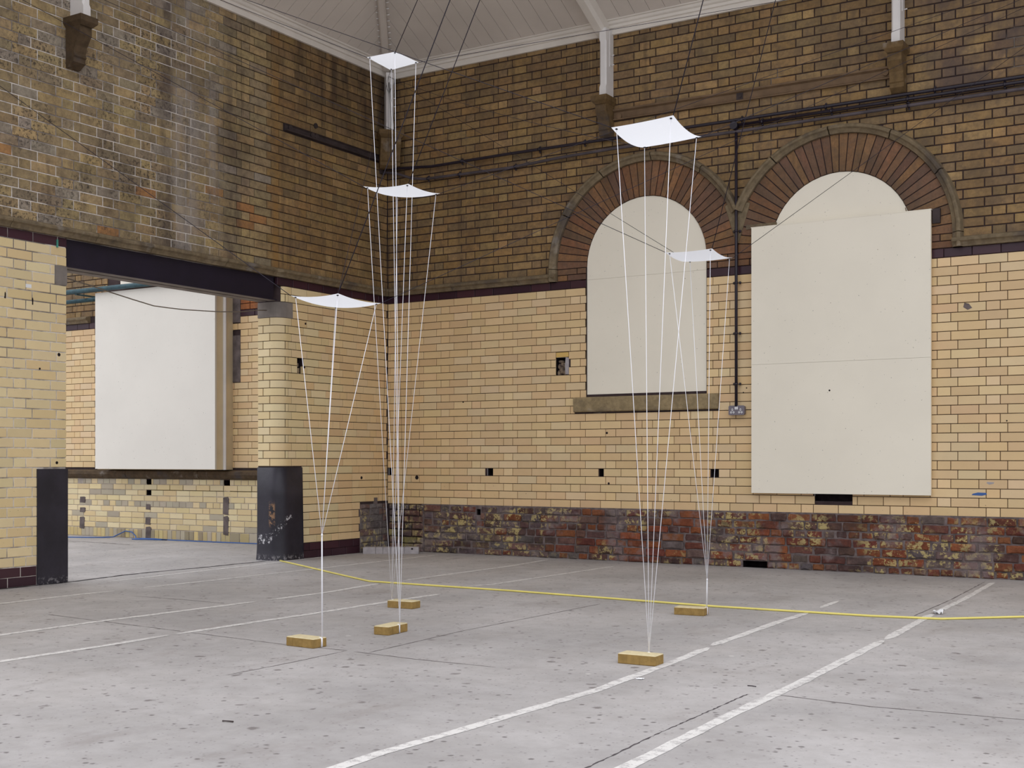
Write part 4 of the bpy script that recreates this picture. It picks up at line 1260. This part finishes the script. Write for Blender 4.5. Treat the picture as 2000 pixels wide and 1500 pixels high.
for s in (-1, 1): part_world(MB().box((3.944+s*0.008-0.006, -0.057, 1.408), (3.944+s*0.008+0.006, -0.052, 1.432)), 'rocker_switch', M['plastic_white'], so)
for s in (-1, 1):
    cx_ = 3.944+s*0.038
    er = part_world(rr_box(cx_-0.007, cx_+0.007, -0.0535, -0.052, 1.396, 1.417, 0.005), 'earth_ring', M['plastic_white'], so)
    sub_world(MB().box((cx_-0.003, -0.054, 1.402), (cx_+0.003, -0.0534, 1.411)), 'pin_hole', M['dark'], er)
    for q in (-1, 1):
        pr = part_world(MB().disc((cx_+q*0.012, -0.052, 1.383), (0, -1, 0), 0.009, 0.0015, 12), 'pin_ring', M['plastic_white'], so)
        sub_world(MB().box((cx_+q*0.012-0.004, -0.0540, 1.381), (cx_+q*0.012+0.004, -0.0533, 1.386)), 'pin_hole', M['dark'], pr)
ib = empty('iron_ledge', (0.02, -0.85, 4.12)); tag(ib, 'sooty iron bar let into the left wall beside the corner', 'bar')
m = MB(); m.rings([[(-0.01, yy, 4.100), (0.03, yy, 4.100), (0.034, yy, 4.112), (0.012, yy, 4.120), (0.012, yy, 4.150), (0.03, yy, 4.162), (-0.01, yy, 4.172)] for yy in (-1.605, -0.10)])
part_world(m, 'bar', M['iron'], ib)
for yy in (-1.54, -1.22, -1.16): part_world(MB().disc((0.012, yy, 4.135), (1, 0, 0), 0.028, 0.014, 12), 'bolt', M['iron'], ib)
part_world(MB().disc((0.0, -1.16, 4.245), (1, 0, 0), 0.026, 0.012, 12), 'bolt', M['iron'], ib)

# ------------------------------------------------------------------ pale blocks across the corner of the floor
bx = [(0.098, -0.538), (0.209, -0.469), (0.272, -0.430), (0.341, -0.387), (0.405, -0.347), (0.458, -0.314), (0.583, -0.237)]
for i in range(6):
    a, b = Vector((*bx[i], 0)), Vector((*bx[i+1], 0))
    t_ = (b-a).normalized(); nn = Vector((-t_.y, t_.x, 0)).normalized()
    l = (b-a).length-0.003
    root = empty('kerb_block', a)
    m = MB()
    c = 0.004
    def rg(d, z_): return [t_*d+nn*d+Vector((0,0,z_)), t_*(l-d)+nn*d+Vector((0,0,z_)), t_*(l-d)+nn*(0.12-d)+Vector((0,0,z_)), t_*d+nn*(0.12-d)+Vector((0,0,z_))]
    m.rings([rg(0, 0), rg(0, 0.062), rg(c, 0.066)])
    bpy.data.objects.remove(root)
    o = m.build('kerb_block', M['kerb']); o.location = a
    tag(o, ['pale grey stone block ending the short row by the burgundy plinth', 'pale grey stone block, second in the corner row from the burgundy plinth', 'pale grey stone block, third in the corner row from the burgundy plinth',
            'pale grey stone block, third in the corner row from the red brick end', 'pale grey stone block, second in the corner row from the red brick end', 'pale grey stone block ending the row at the red bricks, with a dark pit'][i], 'block', 'pale blocks laid across the corner')
    if i == 5:
        q = MB().sphere((0.078*t_.x, 0.078*t_.y, 0.05), 0.012, 8, 5, None, (1, 1, 0.7)).build('dark_pit', M['dark'], o)

# ------------------------------------------------------------------ the hanging sheets, their strings and the paving bricks that hold them
def sheet(corners, label, sags, knot, tail, ends):
    C = [Vector(c) for c in corners]
    mid = sum(C, Vector())/4
    root = empty('hanging_sheet', mid)
    tag(root, label, 'sheet', 'white sheets hung in the air')
    su, sv, sc = sags                # sag of the u-edges, the v-edges and the middle
    def P(u, v):
        p = (C[0]*(1-u)+C[1]*u)*(1-v)+(C[3]*(1-u)+C[2]*u)*v
        p = p.copy()
        p.z -= 4*u*(1-u)*su+4*v*(1-v)*sv+16*u*(1-u)*v*(1-v)*sc
        return p
    n = 18
    m = MB()
    for j in range(n+1):
        for i in range(n+1): m.v.append(tuple(P(i/n, j/n)-mid))
    for j in range(n):
        for i in range(n):
            a = j*(n+1)+i
            m.face((a, a+1, a+n+2, a+n+1), None, True)
    m.build('sheet', M['sheet'], root)
    for (u, v), e in zip(((0.06, 0.05), (0.94, 0.05), (0.94, 0.95), (0.06, 0.95)), ends):
        p = P(u, v)
        ey = MB().tube([p-mid+Vector((0, 0, -0.004)), p-mid+Vector((0, 0, 0.004))], 0.0055, 10).build('eyelet', M['eyelet'], root)
        e = Vector(e)
        MB().tube([p-mid, (p+(e-p)*0.5)-mid, e-mid], 0.0015, 6).build('tether_string', M['string'], root)
    if knot:
        k = Vector(knot)
        MB().sphere(k-mid, 0.005, 8, 6, None, (1, 1, 1.6)).build('knot', M['string'], root)
        for d in (-0.0022, 0.0022):
            MB().tube([k-mid+Vector((d, 0, 0)), Vector(tail)-mid+Vector((d*1.2, 0, 0))], 0.0016, 6).build('tail_string', M['string'], root)
    return root

def paver(loc, rot, label, band):
    root = empty('paving_brick', (loc[0], loc[1], 0.0), math.radians(rot))
    tag(root, label, 'brick', 'buff paving bricks on the floor')
    L, B, H, c = 0.190, 0.095, 0.049, 0.004
    m = MB(); rs = []
    random.seed(int(abs(loc[0])*100))
    def rg(d, z_): return [(-L/2+d, -B/2+d, z_), (-L*0.05, -B/2+d, z_), (L/2-d, -B/2+d, z_), (L/2-d, B/2-d, z_), (L*0.05, B/2-d, z_), (-L/2+d, B/2-d, z_)]
    m.rings([rg(0.003, 0.0), rg(0.0, 0.003), rg(0.0, H-c)], True, False)
    m.build('body', M['paver'], root)
    m = MB(); m.rings([rg(0.0, H-c), rg(c, H)], False, True); m.build('top_face', M['paver_top'], root)
    for x_ in (-0.055, 0.012): MB().box((x_, -B/2-0.0012, 0.004), (x_+0.004, -B/2+0.001, H-c)).build('mould_rib', M['paver'], root)
    # string drawn down one face and tucked under the brick
    ax, pos = band
    m = MB(); r = 0.002
    for d in (-0.003, 0.0, 0.003):
        if ax == 'end': m.tube([(L/2-0.012, pos+d, H+r*0.6), (L/2+r, pos+d, H-0.002), (L/2+r, pos+d*1.4, 0.0025)], r, 6)
        elif ax == 'far_end': m.tube([(-L/2+0.012, pos+d, H+r*0.6), (-L/2-r, pos+d, H-0.002), (-L/2-r, pos+d*1.4, 0.0025)], r, 6)
        elif ax == 'front': m.tube([(pos+d, -B/2+0.010, H+r*0.6), (pos+d, -B/2-r, H-0.002), (pos+d*1.4, -B/2-r, 0.0025)], r, 6)
        else: m.tube([(pos+d, B/2-0.010, H+r*0.6), (pos+d, B/2+r, H-0.002), (pos+d*1.4, B/2+r, 0.0025)], r, 6)
    m.build('string_loop', M['string'], root)
    return root
paver((3.823, -5.652), -3, 'buff paving brick in front of the doorway pier, its string drawn down the short end', ('end', 0.012))
paver((3.250, -4.055), 4, 'buff paving brick lying on a worn white floor line, deeper in the room', ('far_end', 0.0))
paver((3.898, -5.040), 94, 'buff paving brick turned endways between two others, string down its long side', ('front', 0.012))
paver((5.520, -5.243), 2, 'buff paving brick lying beside the cracked white line on the open floor', ('back', 0.0245))
paver((4.975, -3.408), 6, 'buff paving brick lying in front of the yellow cord', ('end', 0.02))

S1 = [(3.367,-4.584,3.393),(3.577,-4.576,3.393),(3.567,-4.326,3.399),(3.357,-4.334,3.384)]
S2 = [(3.624,-4.941,2.515),(3.919,-4.907,2.501),(3.877,-4.539,2.519),(3.582,-4.573,2.528)]
S3 = [(3.722,-5.66,1.804),(4.018,-5.633,1.797),(3.982,-5.235,1.793),(3.686,-5.261,1.788)]
S4 = [(5.372,-5.256,2.53),(5.682,-5.233,2.548),(5.652,-4.834,2.542),(5.343,-4.857,2.525)]
S5 = [(4.888,-3.594,2.218),(5.185,-3.581,2.218),(5.168,-3.201,2.218),(4.871,-3.215,2.216)]
sheet(S1, 'small flat white sheet hung highest, just below the cornice at the corner', (0.0, 0.0, 0.002), None, None, [(3.952, -5.030, 0.05)]*4)
sheet(S2, 'white sheet curling at its edges, hung below the highest sheet', (0.012, 0.012, 0.006), None, None, [(3.155, -4.060, 0.049)]*4)
sheet(S3, 'sagging white sheet hung lowest of all, beside the doorway pier', (0.012, 0.012, 0.006), (3.938, -5.665, 0.574), (3.918, -5.640, 0.05), [(3.938, -5.665, 0.574)]*4)
sheet(S4, 'large white sheet curved one way, hung in front of the first arch top', (0.003, 0.022, 0.0), None, None, [(5.544, -5.203, 0.05)]*4)
sheet(S5, 'white sheet curved one way, hung beside the black conduit', (0.006, 0.018, 0.0), (5.078, -3.404, 0.221), (5.068, -3.385, 0.05), [(5.078, -3.404, 0.221)]*4)

# ------------------------------------------------------------------ black guy cords
HOOK = (0.113, -0.130, 4.985)
def cord(a, b, label, r=0.0021, sag=0.0, via=None):
    a, b = Vector(a), Vector(b)
    pts = []
    for i in range(9):
        t_ = i/8
        p = a.lerp(b, t_); p.z -= 4*t_*(1-t_)*sag
        pts.append(p-a)
    if via: pts = [Vector((0, 0, 0)), Vector(via)-a, Vector(via)-a+Vector((0, 0, -0.06)), b-a]
    o = MB().tube(pts, r, 6).build('guy_cord', M['cord'])
    o.location = a
    return tag(o, label, 'cord', 'black cords holding the sheets')
NM = {'S1': 'highest sheet', 'S2': 'second highest sheet', 'S3': 'lowest sheet', 'S4': 'largest sheet', 'S5': 'sheet by the conduit'}
for k, S_, top, lf, rt in (('S1', S1, (6.319,-5.5,6.47), (0.0,-4.945,5.0), (6.638,0.0,4.92)), ('S2', S2, (6.476,-5.5,6.47), (0.0,-5.026,4.512), (6.784,0.0,4.809)),
                           ('S3', S3, (6.275,-5.5,6.47), (0.0,-5.026,3.855), (6.784,0.0,4.678)), ('S4', S4, (6.984,-5.5,6.47), (0.0,-4.945,4.99), (6.784,0.0,4.739)),
                           ('S5', S5, (7.274,-5.5,6.47), (0.0,-5.026,4.731), (6.784,0.0,4.494))):
    cord(S_[1], top, 'black cord rising steeply to the roof from the ' + NM[k], 0.0024)
    cord(S_[0], lf, 'thin black cord stretched to the left wall from the ' + NM[k], 0.0019)
    cord(S_[2], rt, 'thin black cord stretched across the far wall from the ' + NM[k], 0.0017)
    cord(S_[3], HOOK, 'thin black cord running back to the corner post from the ' + NM[k], 0.0016, 0.05 if k == 'S4' else 0.0)
for i, (x_, y_) in enumerate(((0.20, -0.36), (0.235, -0.335), (0.40, -0.24))):
    o = cord(HOOK, (x_, y_, 0.07 if i < 2 else 0.07), ('slack black cord hanging down the corner to the pale blocks, left of the pair', 'slack black cord hanging down the corner to the pale blocks, right of the pair', 'slack black cord hanging from the corner post to the blocks near the red bricks')[i], 0.0016, 0.0, ((0.215, -0.265, 4.40), (0.230, -0.250, 4.40), (0.262, -0.222, 4.40))[i])
o = MB().tube([HOOK, (0.10, -0.15, 4.93), (0.115, -0.155, 4.84), (0.135, -0.15, 4.80), (0.15, -0.13, 4.86), (0.13, -0.12, 4.96)], 0.003, 6).build('cord_loop', M['cord'])
tag(o, 'black wire loop hooked at the head of the corner post', 'wire')

# ------------------------------------------------------------------ cables and litter
o = MB().tube([(-6.0, -0.7, 0.006), (-5.0, -0.5, 0.006), (-4.44, -0.30, 0.006), (-4.25, -0.20, 0.006), (-4.17, -0.10, 0.012), (-4.13, -0.03, 0.05), (-4.045, -0.02, 0.084), (-3.93, -0.02, 0.075), (-3.84, -0.04, 0.03), (-3.79, -0.08, 0.006), (-3.6, -0.17, 0.006), (-3.3, -0.09, 0.006), (-3.15, -0.10, 0.006), (-2.6, -0.09, 0.006), (-1.87, -0.04, 0.006), (-1.2, -0.05, 0.006)], 0.007, 8).build('blue_cable', M['blue_cable'])
tag(o, 'long blue cable lying along the foot of the next room wall', 'cable')
o = MB().tube([(-3.72, -0.20, 0.006), (-3.62, -0.24, 0.007), (-3.45, -0.22, 0.012), (-3.3, -0.15, 0.007), (-3.22, -0.11, 0.007), (-3.35, -0.17, 0.018), (-3.55, -0.20, 0.018), (-3.68, -0.23, 0.008)], 0.007, 8).build('blue_cable', M['blue_cable'])
tag(o, 'small flattened coil of blue cable by the next room wall', 'cable')
o = MB().tube([(-0.15, -4.095, 2.425), (-0.15, -3.975, 2.403), (-0.15, -3.73, 2.372), (-0.15, -3.511, 2.338), (-0.15, -3.306, 2.309), (-0.15, -3.083, 2.280), (-0.15, -2.91, 2.280), (-0.15, -2.732, 2.283), (-0.15, -2.298, 2.309), (-0.15, -2.036, 2.336), (-0.15, -1.833, 2.371), (-0.15, -1.69, 2.385)], 0.005, 6).build('slack_cable', M['grey_cable'])
tag(o, 'slack grey-brown cable sagging across the doorway below the beam', 'cable')
def scrap(loc, size, label, mat='paper', cat='litter', sd=1):
    random.seed(sd)
    m = MB(); n = 5
    for j in range(n):
        for i in range(n):
            m.v.append(((i/(n-1)-0.5)*size[0]+random.uniform(-1, 1)*size[0]*0.08, (j/(n-1)-0.5)*size[1]+random.uniform(-1, 1)*size[1]*0.08, max(0.001, random.uniform(-0.2, 1)*size[2])))
    for j in range(n-1):
        for i in range(n-1): m.face((j*n+i, j*n+i+1, (j+1)*n+i+1, (j+1)*n+i))
    o = m.build('paper_scrap', M[mat]); o.location = (loc[0], loc[1], 0.001)
    tag(o, label, cat)
scrap((6.262, -2.56), (0.06, 0.09, 0.03), 'crumpled white paper scrap lying beyond the yellow cord', 'paper', 'litter', 2)
scrap((5.70, -5.62), (0.028, 0.03, 0.004), 'tiny white paper fleck on the floor beyond the paving bricks', 'paper', 'litter', 3)
o = MB().tube([(-0.012, 0, 0.004), (0.0, 0.002, 0.005), (0.03, 0.012, 0.004)], [0.003, 0.0022, 0.003], 6).build('nail', M['iron']); o.location = (4.81, -7.22, 0.0)
tag(o, 'small dark nail lying on the bare floor', 'nail')
o = MB().tube([(-0.018, 0, 0.003), (0.0, 0.004, 0.003), (0.02, 0.0, 0.002)], 0.0022, 6).build('twig', M['crack_black']); o.location = (6.177, -5.534, 0.0)
tag(o, 'small dark twig beside the black floor crack', 'twig')
# verdigris stub and a white label on the left-hand brickwork, a blue paint smear on the right
m = MB(); m.box((0.0, -4.195, 2.605), (0.010, -4.183, 2.665)); m.build('verdigris_stub', plain('verdigris', lin(70, 140, 124), 0.7), wall_left)
m = MB(); m.box((0.0, -4.470, 2.262), (0.0015, -4.420, 2.290)); m.build('white_label', M['paper'], wall_left)
for (u, zz, w_, h_) in ((-4.647, 2.185, 0.012, 0.05), (-4.408, 2.165, 0.011, 0.055)):
    m = MB(); poly_brick(m, LEFT, [(u-w_/2, zz-h_/2), (u+w_/3, zz-h_/2), (u+w_/2, zz+h_/4), (u, zz+h_/2), (u-w_/3, zz+h_/3)], 0.0012, 0.0006); m.build('nail_slot', M['dark'], wall_left)
for (u, zz, r_) in ((-4.17, 1.775, 0.014), (-4.345, 1.655, 0.008), (-4.19, 0.935, 0.012), (-1.305, 2.285, 0.011), (-0.44, 0.775, 0.016), (-1.32, 1.86, 0.012)):
    MB().disc((-0.002, u, zz), (1, 0, 0), r_, 0.0035, 10).build('nail_hole', M['dark'], wall_left)
for (u, zz, r_) in ((0.385, 0.775, 0.022), (2.62, 1.215, 0.011), (2.64, 0.735, 0.011), (0.97, 1.55, 0.008), (3.99, 1.56, 0.006), (4.02, 1.60, 0.006), (6.21, 1.27, 0.006)):
    MB().disc((u, 0.002, zz), (0, -1, 0), r_, 0.0035, 10).build('nail_hole', M['dark'], wall_right)
m = MB(); poly_brick(m, RIGHT, [(5.94, 0.672), (6.02, 0.668), (6.06, 0.678), (6.05, 0.692), (5.99, 0.694), (5.95, 0.684)], 0.0012, 0.0008); m.build('blue_paint_smear', M['blue_cable'], wall_right)
m = MB(); poly_brick(m, RIGHT, [(5.875, 2.20), (5.91, 2.175), (5.945, 2.19), (5.92, 2.225), (5.885, 2.235)], 0.0012, 0.0008); m.build('chipped_glaze', M['render_patch'], wall_right)
m = MB(); poly_brick(m, RIGHT, [(6.055, 0.77), (6.075, 0.758), (6.11, 0.765), (6.115, 0.778), (6.06, 0.780)], 0.0012, 0.0008); m.build('chipped_glaze', M['kerb'], wall_right)
m = MB(); m.box((-0.01, -0.235, 0.50), (0.002, -0.175, 0.565)); m.build('render_patch', M['render_patch'], wall_left)
